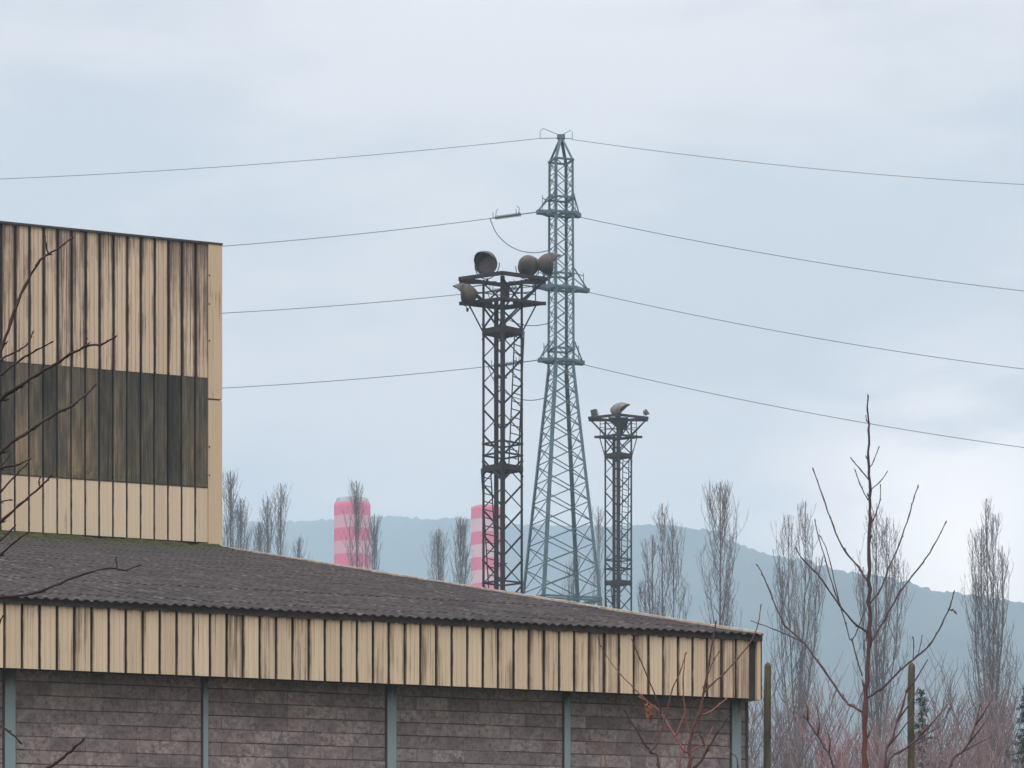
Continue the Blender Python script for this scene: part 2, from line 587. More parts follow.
# steel columns showing in the blockwork
for px, w in ((10, .155), (205.5, .075), (391.5, .145), (567, .10), (736, .16)):
    k = (px - 512) / F
    # point on the plane y=.36
    bx, by = C0.x - .394 * .46, C0.y + .919 * .46
    tt = (bx - k * by) / (.394 * k - .919)
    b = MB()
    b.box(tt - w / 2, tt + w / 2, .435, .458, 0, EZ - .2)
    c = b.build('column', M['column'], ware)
    b = MB()
    b.box(tt - w / 2 - .035, tt - w / 2 - .004, .45, .459, 0, EZ - .2)
    b.build('joint_strip', M['soffit'], c)
b = MB()
b.box(-.05, -.008, .44, .50, 0, FZ + .02)
b.build('corner_strip', M['trim'], ware)

# fascia
b = MB()
PHASE = -.23
cladding(b, -LEN, -.228, FZ, EZ - .085, .256, .042, .075, PHASE)
fas = b.build('fascia_cladding', M['fascia'], ware)
b = MB()
b.box(-LEN, -.086, .085, .432, FZ + .02, EZ - .03)
b.build('fascia_backing', M['soffit'], ware)
b = MB()
b.box(-.084, -.006, -.004, .40, FZ - .014, EZ - .06)
b.build('corner_flashing', M['flash'], ware)
b = MB()
b.box(-.022, -.003, -.010, -.0045, FZ - .014, EZ - .06)
b.build('flashing_edge', M['trim'], ware)
b = MB()
b.box(-.222, -.09, .060, .084, FZ - .01, EZ - .06)
b.build('gap_panel', M['soffit'], ware)

# roof of corrugated sheets, laid in lapped courses
b = MB()
pit = .1475
per = 8
nxs = int((LEN) / pit * per)
xs = [-LEN + (LEN - .02) * i / nxs for i in range(nxs + 1)]
ysz = []
y = -.10
first = True
while y < DEP:
    L = rng.uniform(1.2, 1.6)
    ysz.append((y, .012))
    ysz.append((y + L, .004))
    y += L
for (y, dz) in ysz:
    jit = rng.uniform(-.004, .004)
    for i, x in enumerate(xs):
        ph = 2 * PI * x / pit
        z = EZ + PITCH * y + dz + jit + .015 * math.cos(ph) + .014 * noise.noise(Vector((x * .9, y * .5, 2))) + .008 * noise.noise(Vector((x * 4, y * .8, 7)))
        b.v.append((x, y, z))
n1 = len(xs)
for j in range(len(ysz) - 1):
    for i in range(n1 - 1):
        b.f.append((j * n1 + i, j * n1 + i + 1, (j + 1) * n1 + i + 1, (j + 1) * n1 + i))
        b.mi.append(0)
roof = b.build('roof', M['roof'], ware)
sm = roof.modifiers.new('thick', 'SOLIDIFY')
sm.thickness = .012
sm.offset = -1
b = MB()
# eave trim with an uneven lower edge
x = -LEN
while x < -.01:
    w = rng.uniform(.04, .10)
    d = rng.uniform(0, .022)
    b.box(x, min(x + w, -.003), -.035, -.008 - rng.uniform(0, .004), EZ - .088 - d, EZ - .004)
    x += w
b.build('eave_trim', M['trim'], ware)
b = MB()
b.add([(-.045, -.02, EZ - .03), (.0, -.02, EZ - .03), (.0, DEP, EZ + PITCH * DEP - .03), (-.045, DEP, EZ + PITCH * DEP - .03),
       (-.045, -.02, EZ + .045), (.0, -.02, EZ + .045), (.0, DEP, EZ + PITCH * DEP + .045), (-.045, DEP, EZ + PITCH * DEP + .045)],
      [(0, 3, 2, 1), (4, 5, 6, 7), (0, 1, 5, 4), (1, 2, 6, 5), (2, 3, 7, 6), (3, 0, 4, 7)])
b.build('verge_flashing', M['verge'], ware)

# moss and litter lying at the foot of the tall wall
b = MB()
mx = [-8 + 7.9 * i / 180 for i in range(181)]
my = [24.6 + 3.55 * j / 14 for j in range(15)]
for j, y in enumerate(my):
    for x in mx:
        v = j / 14
        lim = .50 + .30 * (x + 8) / 8 + .30 * noise.noise(Vector((x * .8, 0, 5)))
        hgt = max(-.10, (v - lim) * .22) + .07 * noise.noise(Vector((x * 3, y * 1.6, 4))) + .05 * noise.noise(Vector((x * 9, y * 4, 1)))
        b.v.append((x, y, EZ + PITCH * y + .02 + min(.075, hgt)))
for j in range(14):
    for i in range(180):
        b.f.append((j * 181 + i, j * 181 + i + 1, (j + 1) * 181 + i + 1, (j + 1) * 181 + i))
        b.mi.append(0)
tag(b.build('moss', M['moss'], roof), kind='stuff')

# ----------------------------------------------------------------- tall hall behind
SY = 28.2
hall = empty('tall_hall', C0 + Vector((-.394, .919, 0)) * SY, RZ)
tag(hall, 'tall cream clad hall with a dark weathered band, rising behind the low roof', 'industrial hall')
ZT = 18.0 + H
ZB1 = 14.68 + H
ZB0 = 12.02 + H
ZL = 10.66 + H
HL = 16.0
b = MB()
b.box(-HL, -.015, .15, 14, 0, ZT - .08)
b.build('wall_core', M['soffit'], hall)
PP = .345
ph = -.36
b = MB()
cladding(b, -HL, -.36, ZB1 + .015, ZT - .03, PP, .069, .11, ph, .016)
b.build('upper_cladding', M['upper'], hall)
b = MB()
cladding(b, -HL, -.36, ZB0, ZB1 + .06, PP, .050, .11, ph)
o = b.build('dark_band', M['band'], hall)
o.location.y = .012
b = MB()
cladding(b, -HL, -.36, ZL, ZB0 - .015, PP, .048, .11, ph)
b.build('lower_cladding', M['lower'], hall)
b = MB()
b.box(-HL, -.36, -.006, .02, ZB0 - .035, ZB0 - .01)
b.build('band_sill', M['trim'], hall)
b = MB()
b.box(-.352, .0, -.03, .5, ZL - .18, 14.15 + H)
b.build('corner_flashing', M['flash'], hall)
b = MB()
b.box(-.352, .0, -.034, .5, 14.19 + H, ZT - .03)
b.build('corner_flashing', M['flash'], hall)
for z in (12.3, 13.0, 15.6, 16.5, 17.2):
    b = MB()
    b.tube([(-.33, -.05, z + H), (-.33, -.026, z + H)], .022, 6)
    b.build('fixing_bolt', M['trim'], hall)
b = MB()
b.box(-HL, .012, -.05, 14.05, ZT - .028, ZT + .022)
b.build('roof_trim', M['trim'], hall)
b = MB()
b.box(-HL, -.36, .115, .145, ZL - .4, ZL + .1)
b.build('base_gap', M['soffit'], hall)
b = MB()
b.box(-HL, -.355, -.09, .02, ZL - .21, ZL - .14)
b.build('base_flashing', M['verge'], hall)


# ----------------------------------------------------------------- lattice work
def l_leg(b, p, q, w, t, ctr):
    """angle iron from p to q, its two flanges along the faces meeting at that corner"""
    p, q, ctr = Vector(p), Vector(q), Vector(ctr)
    d = (ctr - p)
    d.z = 0
    d.normalize()
    s = Vector((-d.y, d.x, 0))
    for sg in (1, -1):
        e = (d + s * sg).normalized()
        m = e * w / 2
        b.bar(p + m, q + m, t, w, up=e)


def floodlight(parent, loc, yaw, pitch_, size, visor=True, mat='lampshell', boxy=False):
    """drum lamp, beam along local X; parts of its own"""
    Mx = Matrix.Translation(loc) @ Matrix.Rotation(yaw, 4, 'Z') @ Matrix.Rotation(-pitch_, 4, 'Y')
    s = size
    b = MB()
    if not boxy:
        prof = [(-.62 * s, .0), (-.62 * s, .10 * s), (-.56 * s, .18 * s), (-.46 * s, .30 * s), (-.30 * s, .42 * s), (-.12 * s, .49 * s), (0, .50 * s), (.0, .53 * s), (.05 * s, .53 * s), (.05 * s, .47 * s), (-.10 * s, .46 * s)]
        b.lathe(prof, Mx, 26)
    else:
        vs = []
        for (x, hy, hz_) in ((-.30, .16, .14), (-.22, .30, .28), (.10, .46, .40), (.12, .46, .40)):
            vs += [Mx @ Vector((x * s, sy * hy * s, sz * hz_ * s)) for sy, sz in ((-1, -1), (1, -1), (1, 1), (-1, 1))]
        fs = [(3, 2, 1, 0)]
        for r_ in range(3):
            for k in range(4):
                k2 = (k + 1) % 4
                fs.append((r_ * 4 + k, r_ * 4 + k2, r_ * 4 + 4 + k2, r_ * 4 + 4 + k))
        fs.append((12, 13, 14, 15))
        b.add(vs, fs)
    fl = b.build('floodlight', M[mat], parent, smooth=not boxy, recalc=True)
    b = MB()
    if not boxy:
        b.lathe([(-.10 * s, .0), (-.08 * s, .25 * s), (-.095 * s, .455 * s)], Mx, 24)
    else:
        vs = [Mx @ Vector((.124 * s, sy * .40 * s, sz * .34 * s)) for sy, sz in ((-1, -1), (1, -1), (1, 1), (-1, 1))]
        b.add(vs, [(0, 1, 2, 3)])
    b.build('lens', M['glass'], fl, smooth=not boxy)
    if visor:
        b = MB()
        # beak over the front: half tube narrowing to its lip
        n = 14
        vs = []
        for (x, r, sp) in ((.04, .535, 1.0), (.22, .52, .80), (.42, .48, .50), (.62, .42, .18)):
            for k in range(n + 1):
                a = PI / 2 + (k / n - .5) * PI * sp
                vs.append(Mx @ Vector((x * s, r * s * math.cos(a), r * s * math.sin(a))))
        fs = []
        for i in range(3):
            for k in range(n):
                fs.append((i * (n + 1) + k, i * (n + 1) + k + 1, (i + 1) * (n + 1) + k + 1, (i + 1) * (n + 1) + k))
        b.add(vs, fs)
        v = b.build('visor', M[mat], fl, smooth=True)
        m = v.modifiers.new('thick', 'SOLIDIFY')
        m.thickness = .02 * s
    b = MB()
    # U hoop from side to side under the drum, standing on its foot
    Mr = Matrix.Translation(loc) @ Matrix.Rotation(yaw, 4, 'Z')
    pts = []
    for k in range(13):
        a = PI * k / 12
        pts.append(Mr @ Vector((-.12 * s, .60 * s * math.cos(a), -.66 * s * math.sin(a))))
    b.tube(pts, .022 * s, 5)
    b.tube([Mr @ Vector((-.12 * s, 0, -.66 * s)), Mr @ Vector((-.12 * s, 0, -.80 * s))], .06 * s, 6)
    b.build('yoke', M['darksteel'], fl)
    return fl


def mast(px, Y, r, zs, label, lamps, zscale, collars, thin, plat_r, top_r, ladder_lo, cone):
    """square lattice lighting mast, one corner towards the camera"""
    base = Vector(((px - 512) * Y / F, Y, 0))
    gz = ground_h(base.x, Y) - .1
    root = empty('floodlight_mast', (base.x, base.y, gz))
    tag(root, label, 'lighting mast', 'lattice floodlight masts')
    Z = lambda py: H + (977 - py) * Y / F - gz
    ztop, zplat, zband = Z(zs[0]), Z(zs[1]), Z(zs[2])
    cs = [Vector((-r, 0, 0)), Vector((0, -r, 0)), Vector((r, 0, 0)), Vector((0, r, 0))]
    up = lambda v, z: Vector((v.x, v.y, z))
    k = zscale
    for c in cs:
        b = MB()
        l_leg(b, c, up(c, ztop - .05), .13 * k, .022 * k, (0, 0, 0))
        b.build('leg', M['darksteel'], root)
    b = MB()
    ph_ = 1.09 * k
    z = zband - .05
    while z > 0:
        z0 = max(0, z - ph_)
        for i in range(4):
            a, c = cs[i], cs[(i + 1) % 4]
            # diagonals run down to the near and far corners on every face
            hi, lo = (a, c) if i in (0, 3) else (c, a)
            w = .085 * k if i in (0, 1) else .045 * k
            b.bar(up(hi, z), up(lo, z0), .02 * k, w)
        z = z0
        if z <= 0:
            break
    for i in range(4):
        a, c = cs[i], cs[(i + 1) % 4]
        b.bar(up(a, zband + .1), up(c, zplat - .1), .06 * k)
        b.bar(up(c, zplat - .1), up(a, ztop - .15), .055 * k)
    b.build('bracing', M['darksteel'], root)
    # collars: deep plate rings, and lighter horizontal ties
    for zc in [zs[2]] + collars:
        b = MB()
        for i in range(4):
            a, c = cs[i], cs[(i + 1) % 4]
            b.bar(up(a, Z(zc)), up(c, Z(zc)), .05 * k, .24 * k)
            for (p, q) in ((a, c), (c, a)):
                e = (q - p) * .16
                b.bar(up(p, Z(zc) + .34 * k), up(p + e, Z(zc) + .10 * k), .09 * k, .03 * k)
                b.bar(up(p, Z(zc) - .34 * k), up(p + e, Z(zc) - .10 * k), .09 * k, .03 * k)
        b.bar(up(cs[0], Z(zc)), up(cs[2], Z(zc)), .12 * k, .18 * k)
        b.bar(up(cs[1], Z(zc)), up(cs[3], Z(zc)), .12 * k, .18 * k)
        b.build('collar', M['rust'] if zc == zs[2] else M['darksteel'], root)
    for zc in thin:
        b = MB()
        for i in range(4):
            b.bar(up(cs[i], Z(zc)), up(cs[(i + 1) % 4], Z(zc)), .07 * k)
        b.build('tie', M['darksteel'], root)
    # working platform with struts and rail
    ps = [c.normalized() * plat_r * (1 if i in (0, 2) else .56) for i, c in enumerate(cs)]
    b = MB()
    for i in range(4):
        p, q = ps[i], ps[(i + 1) % 4]
        b.bar(up(p, zplat), up(q, zplat), .10 * k, .12 * k)
        b.bar(up(p * .72, zplat + .02), up(q * .72, zplat + .02), .12 * k, .08 * k)
        b.bar(up(cs[i] * .5, zplat), up(p * 1.06, zplat), .10 * k, .14 * k)
    b.build('platform', M['darksteel'], root)
    b = MB()
    for i in range(4):
        b = MB()
        b.bar(up(cs[i], zband + .05), up(ps[i] * .82, zplat - .05), .06 * k)
        b.build('strut', M['darksteel'], root)
    b = MB()
    for i in range(4):
        p, q = ps[i] * .80, ps[(i + 1) % 4] * .80
        b.bar(up(p, zplat), up(p, ztop), .05 * k)
        mid = (p + q) / 2
        for hh in ((.36, .68) if i in (0, 1) else (.5,)):
            b.bar(up(p, zplat + (ztop - zplat) * hh), up(q, zplat + (ztop - zplat) * hh), .035 * k)
    b.build('railing', M['darksteel'], root)
    # head frame
    ts = [c.normalized() * top_r * (1 if i in (0, 2) else .60) for i, c in enumerate(cs)]
    b = MB()
    for i in range(4):
        b.bar(up(ts[i], ztop), up(ts[(i + 1) % 4], ztop), .14 * k, .15 * k)
        b.bar(up(cs[i] * .3, ztop - .16 * k), up(ts[i], ztop - .16 * k), .12 * k, .10 * k)
    for s in (0, 2):
        b.bar(up(ts[s] * .95, ztop - .1), up(cs[s] * .85, zplat + .05), .09 * k)
        b.bar(up(ts[s] * .95, ztop - .1), up(Vector((cs[s].x * .1, cs[s].y - r * .4, 0)), zband + .4), .075 * k)
    b.build('head_frame', M['darksteel'], root)
    # cable riser and junction box
    b = MB()
    xr = -r * .30
    b.box(xr - .11 * k, xr + .09 * k, -.1 * k, .1 * k, 0, zplat + .2)
    b.box(.02, .11 * k, .0, .1 * k, 0, zplat)
    for q in range(14):
        zz = 1.0 + q * (zband - 1) / 14
        b.box(xr - .14 * k, .20 * k, -.03, .03, zz, zz + .05)
    b.build('cable_riser', M['darksteel'], root)
    b = MB()
    b.box(-.05 * k, .30 * k, -.2 * k, .2 * k, zplat + .10 * k, ztop - .2 * k)
    b.build('junction_box', M['rust'], root)
    if cone:
        b = MB()
        vs = []
        for (z, w, xo) in ((ztop - .02, .62, 0), (ztop - .30, .50, .10), (ztop - .75, .20, .30)):
            vs += [(xo + sx * w, sy * w * .6, z) for sx, sy in ((-1, -1), (1, -1), (1, 1), (-1, 1))]
        fs = [(0, 1, 2, 3), (11, 10, 9, 8)]
        for r_ in range(2):
            for q in range(4):
                q2 = (q + 1) % 4
                fs.append((r_ * 4 + q, r_ * 4 + 4 + q, r_ * 4 + 4 + q2, r_ * 4 + q2))
        b.add(vs, fs)
        b.build('ballast_hopper', M['darksteel'], root)
    # leaning ladders
    for (xa, ya, xb, yb) in ladder_lo:
        b = MB()
        A = Vector(((xa - px) * Y / F, -.05, Z(ya)))
        B_ = Vector(((xb - px) * Y / F, .05, Z(yb)))
        off = Vector((.20 * k, .32 * k, 0))
        b.bar(A - off, B_ - off, .055 * k)
        b.bar(A + off, B_ + off, .055 * k)
        nr = int((A - B_).length / (.34 * k))
        for q in range(1, nr):
            p = A.lerp(B_, q / nr)
            b.bar(p - off, p + off, .035 * k)
        # climbing cage hoops
        b.build('ladder', M['darksteel'], root)
    for (lx, ly, dy, yaw, pit_, sz, vis, mat, boxy) in lamps:
        p = Vector(((lx - 512) * (Y + dy) / F - base.x, dy, H + (977 - ly) * (Y + dy) / F - gz))
        floodlight(root, p, yaw, pit_, sz, vis, mat, boxy)
    return root


mast(502.6, 130.0, .875, (279, 303.5, 332), 'taller rusty floodlight mast with four drum lamps, standing left of the pylon',
     [(486, 263.5, -.2, R(-115), R(-4), .98, True, 'lampshell', False),
      (528.5, 266, .3, R(75), R(-14), .92, True, 'lampshell', False),
      (549, 264, .2, R(18), R(4), .92, True, 'lampshell', False),
      (465, 294.5, -.4, R(163), R(2), .92, True, 'lampshell', False)],
     1.0, [469], [444, 455.5, 583, 594], 1.78, 1.88,
     [(519.5, 330, 513.5, 466), (486, 470, 494, 600)], False)
mast(618.3, 188.0, .86, (418, 437, 456), 'shorter floodlight mast with one hooded and two small lamps, right of the pylon',
     [(594.5, 413, .0, R(-140), R(-12), .58, False, 'lampgrey', True),
      (620, 410.5, -.3, R(-8), R(-4), .98, True, 'lampgrey', False),
      (646, 412.5, .1, R(20), R(40), .48, False, 'lampgrey', True)],
     1.0, [583], [560, 569], 1.42, 1.86,
     [(626, 456, 624, 580), (608, 585, 611, 625)], True)

# ----------------------------------------------------------------- pylon
PX, PY = 561.0, 165.0
base = Vector(((PX - 512) * PY / F, PY, 0))
gz = ground_h(base.x, PY) - .1
pyl = empty('electricity_pylon', (base.x, base.y, gz))
tag(pyl, 'tall blue grey lattice electricity pylon between the two floodlight masts', 'pylon')
sc = PY / F
Zp = lambda py: H + (977 - py) * sc - gz
AZ = [R(-25), R(65), R(155), R(245)]


def prad(py):
    if py <= 161:
        return 13.6
    if py <= 367:
        return 13.6 + 1.2 * (py - 161) / 206
    return 14.8 + 29.4 * (py - 367) / 235


def corner(i, py):
    a = AZ[i % 4]
    r_ = prad(py) * sc
    return Vector((r_ * math.cos(a), r_ * math.sin(a), Zp(py)))


pbot = 977 + (H - gz) / sc
for i in range(4):
    b = MB()
    l_leg(b, corner(i, pbot), corner(i, 367), .165, .03, (0, 0, 0))
    l_leg(b, corner(i, 367), corner(i, 161), .12, .03, (0, 0, 0))
    b.build('leg', M['pylon'], pyl)
levels = [161]
p = 161.0
while p < 360:
    p += 14.7
    levels.append(p)
levels[-1] = 367
p = 367.0
st = 14.5
while p < pbot - 20:
    p += st
    st *= 1.045
    levels.append(min(p, pbot))
levels[-1] = pbot
b = MB()
for j in range(len(levels) - 1):
    for i in range(4):
        a0, a1 = corner(i, levels[j]), corner(i, levels[j + 1])
        c0, c1 = corner(i + 1, levels[j]), corner(i + 1, levels[j + 1])
        w = .046 if levels[j] < 365 else .058
        b.bar(a0, c1, .02, w)
        b.bar(c0, a1, .02, w)
for py in (161, 199, 275, 350, 600, 602.5):
    for i in range(4):
        b.bar(corner(i, py), corner(i + 1, py), .10)
b.build('bracing', M['pylon'], pyl)
# peak
b = MB()
tip = Vector((0, 0, Zp(136)))
for i in range(4):
    c = corner(i, 161)
    e = Vector((c.x * .10, c.y * .10, Zp(137)))
    l_leg(b, c, e, .12, .03, (0, 0, 0))
b.bar(tip - Vector((.22, 0, .05)), tip + Vector((.22, 0, -.05)), .3, .22)
b.build('peak', M['pylon'], pyl)
# arcing horns of the earth wire
b = MB()
zt = Zp(139)
b.tube([(-1.15, -.2, zt - .02), (0, 0, zt + .06), (.62, .1, zt + .04)], .022, 5)
b.build('earth_wire_clamp', M['wire'], pyl)
b = MB()
b.tube([(-1.15, -.2, zt - .05), (-1.15, -.2, zt + .38), (-.98, -.2, zt + .52), (-.75, -.1, zt + .46), (-.1, 0, zt + .22)], .018, 5)
b.build('horn', M['wire'], pyl)
b = MB()
b.tube([(.62, .1, zt), (.62, .1, zt + .42), (.52, .1, zt + .5), (.1, 0, zt + .25)], .018, 5)
b.build('horn', M['wire'], pyl)
ARMS = [(214, 538, 579.5), (288.5, 534, 588), (361.5, 539.5, 583)]
tips = []
for (py, xl, xr) in ARMS:
    bu = MB()
    for side, xt in ((-1, xl), (1, xr)):
        ax = Vector((math.cos(R(20)), math.sin(R(20)), 0)) * side
        reach = abs(xt - PX) * sc / math.cos(R(20))
        zt = Zp(py) + (-.0)
        tipp = ax * reach + Vector((0, 0, zt))
        ii = (2, 3) if side < 0 else (0, 1)
        if side > 0:
            ii = (0, 1)
        for i in ii:
            c = corner(i, py)
            bu.bar(c, tipp, .12, .16)
            cu = corner(i, py - 19)
            bu.bar(cu, tipp + Vector((0, 0, .05)), .055)
        bu.bar(tipp - ax * .35, tipp + ax * .05, .36, .22)
        tips.append((side, tipp))
        # small stand-off horn at the tip
        bu.bar(tipp - ax * .25, tipp - ax * .25 + Vector((0, 0, .95)), .035)
        bu.bar(tipp - ax * .25 + Vector((0, 0, .8)), corner(ii[0], py - 14), .035)
    for i in range(4):
        bu.bar(corner(i, py), corner(i + 1, py), .10, .13)
    bu.bar(corner(0, py), corner(2, py), .10)
    bu.build('crossarm', M['pylon'], pyl)

# insulator strings and jumper loops on the left, then the conductors
lefts = [(214, 490, 218.5, 225, 246), (288.5, 487, 291.5, 225, 313), (361.5, 488, 366.5, 225, 388)]
ends = []
lt = [t_ for s_, t_ in tips if s_ < 0]
rt = [t_ for s_, t_ in tips if s_ > 0]
for (py, ex, ey, _, _), tp in zip(lefts, lt):
    yy = tp.y - .25
    e = Vector(((ex - 512) * (PY + yy) / F - base.x, yy, H + (977 - ey) * (PY + yy) / F - gz))
    d = e - tp
    b = MB()
    b.tube([tp, tp + d * .34], .03, 5)
    b.tube([tp + d * .90, e], .03, 5)
    Lx = d.length
    rot = Vector((1, 0, 0)).rotation_difference(d.normalized()).to_matrix().to_4x4()
    Mi = Matrix.Translation(tp) @ rot
    prof = [(Lx * .34, .03)]
    n = 16
    for q in range(n):
        x0 = Lx * (.36 + .54 * q / n)
        w = Lx * .54 / n
        prof += [(x0, .05), (x0 + w * .25, .125), (x0 + w * .55, .125), (x0 + w * .8, .05)]
    prof.append((Lx * .91, .03))
    b.lathe(prof, Mi, 8)
    ins = b.build('insulator_string', M['insulator'], pyl, smooth=False)
    for fr, sg in ((.40, 1), (.88, -1)):
        b = MB()
        q = tp + d * fr
        b.tube([q, q + Vector((.02, 0, .36)), q + Vector((-.12 * sg, 0, .48))], .02, 4)
        b.tube([q, q + Vector((-.14, 0, .02)), q + Vector((-.16, 0, .30))], .02, 4)
        b.build('arcing_horn', M['wire'], ins)
    # slack jumper swinging under the string to the far side
    b = MB()
    f_ = Vector((corner(2, py + 30).x, corner(2, py + 30).y - .2, e.z - 27 * sc))
    pts = []
    for q in range(15):
        u = q / 14
        x = e.x + (f_.x + .2 - e.x) * u
        z = e.z + (f_.z - e.z) * (1 - (1 - u) ** 1.0) - 4 * 10.5 * sc * u ** .62 * (1 - u) * 1.25
        pts.append(Vector((x, e.y + (f_.y - e.y) * u, z)))
    b.tube(pts, .026, 5)
    b.build('jumper_cable', M['wire'], pyl)
    ends.append(e + Vector((base.x, base.y, gz)))


def conductor(a, bpt, ext, sag, label, rad=.019):
    """a line hanging from a, passing through bpt and on beyond the picture"""
    a, bpt = Vector(a), Vector(bpt)
    b = MB()
    pts = []
    for q in range(41):
        u = ext * q / 40
        p_ = a.lerp(bpt, u)
        # parabola through both points
        p_.z -= sag * 4 * u * (1 - u)
        pts.append(p_)
    b.tube(pts, rad, 5)
    o = b.build('power_line', M['wire'], None)
    tag(o, label, 'power line', 'overhead power lines')


wb = base + Vector((0, 0, gz))
conductor(wb + Vector((-1.15, -.2, Zp(139) - .02)), at(0, 179, 160), 2.4, .25, 'highest overhead wire, running left from the pylon peak', .016)
conductor(wb + Vector((.62, .1, Zp(139))), at(1024, 184.5, 169), 2.4, .28, 'highest overhead wire, running right from the pylon peak', .016)
for e, (py, ex, ey, x2, y2), nm in zip(ends, lefts, ('upper', 'middle', 'lowest')):
    conductor(e, at(x2, y2, 162), 3.5, .10, '%s overhead wire leaving the left side of the pylon' % {'upper': 'second highest', 'middle': 'third', 'lowest': 'lowest'}[nm])
for tp, yy, y0, nm in zip(rt, (291, 369, 447.5), (223, 298, 373.5), ('second highest', 'third', 'lowest')):
    s0 = wb + tp + Vector((-.05, 0, -.06))
    conductor(s0, at(1024, yy, 168), 2.3, .32, '%s overhead wire leaving the right side of the pylon' % nm)


# ----------------------------------------------------------------- chimneys
def chimney(pl, pr, ptop, Y, cap, first, label):
    cx = ((pl + pr) / 2 - 512) * Y / F
    r_ = (pr - pl) / 2 * Y / F
    g = ground_h(cx, Y) - .5
    top = H + (977 - ptop) * Y / F - g
    w = 12.85 * Y / F
    root = empty('striped_chimney', (cx, Y, g))
    tag(root, label, 'chimney', 'striped power station chimneys')
    Mz = Matrix.Rotation(-PI / 2, 4, 'Y')
    b = MB()
    hs = top - cap * Y / F
    b.lathe([(0, r_ * 1.10), (hs * .5, r_ * 1.03), (hs - .8, r_), (hs, r_), (hs, r_ * .80)], Mz, 40)
    b.build('shaft', chimney_mat(top, first * Y / F, w, 0.6 if cap else .15), root, smooth=True, recalc=True)
    if cap > 0:
        b = MB()
        b.lathe([(hs + .01, r_ * .97), (top, r_ * .87), (top, r_ * .74), (hs - 3, r_ * .74)], Mz, 40)
        b.build('cap', mottled('chimney_cap_metal', (.30, .31, .32), (.20, .21, .22), .5), root, smooth=True)
    else:
        b = MB()
        b.lathe([(hs + .01, r_ * .80), (hs + .35, r_ * .80), (hs + .35, r_ * .72), (hs - 3, r_ * .72)], Mz, 40)
        b.build('liner_rim', mottled('chimney_rim_concrete', (.40, .36, .36), (.32, .30, .30), .5), root, smooth=True)


chimney(334, 370.5, 499, 700, 5, 5, 'wide red and white striped chimney with a grey cap, half hidden by a bare poplar')
chimney(471, 501.5, 507.5, 760, 0, 0, 'red and white striped chimney without a cap, partly behind the taller mast')


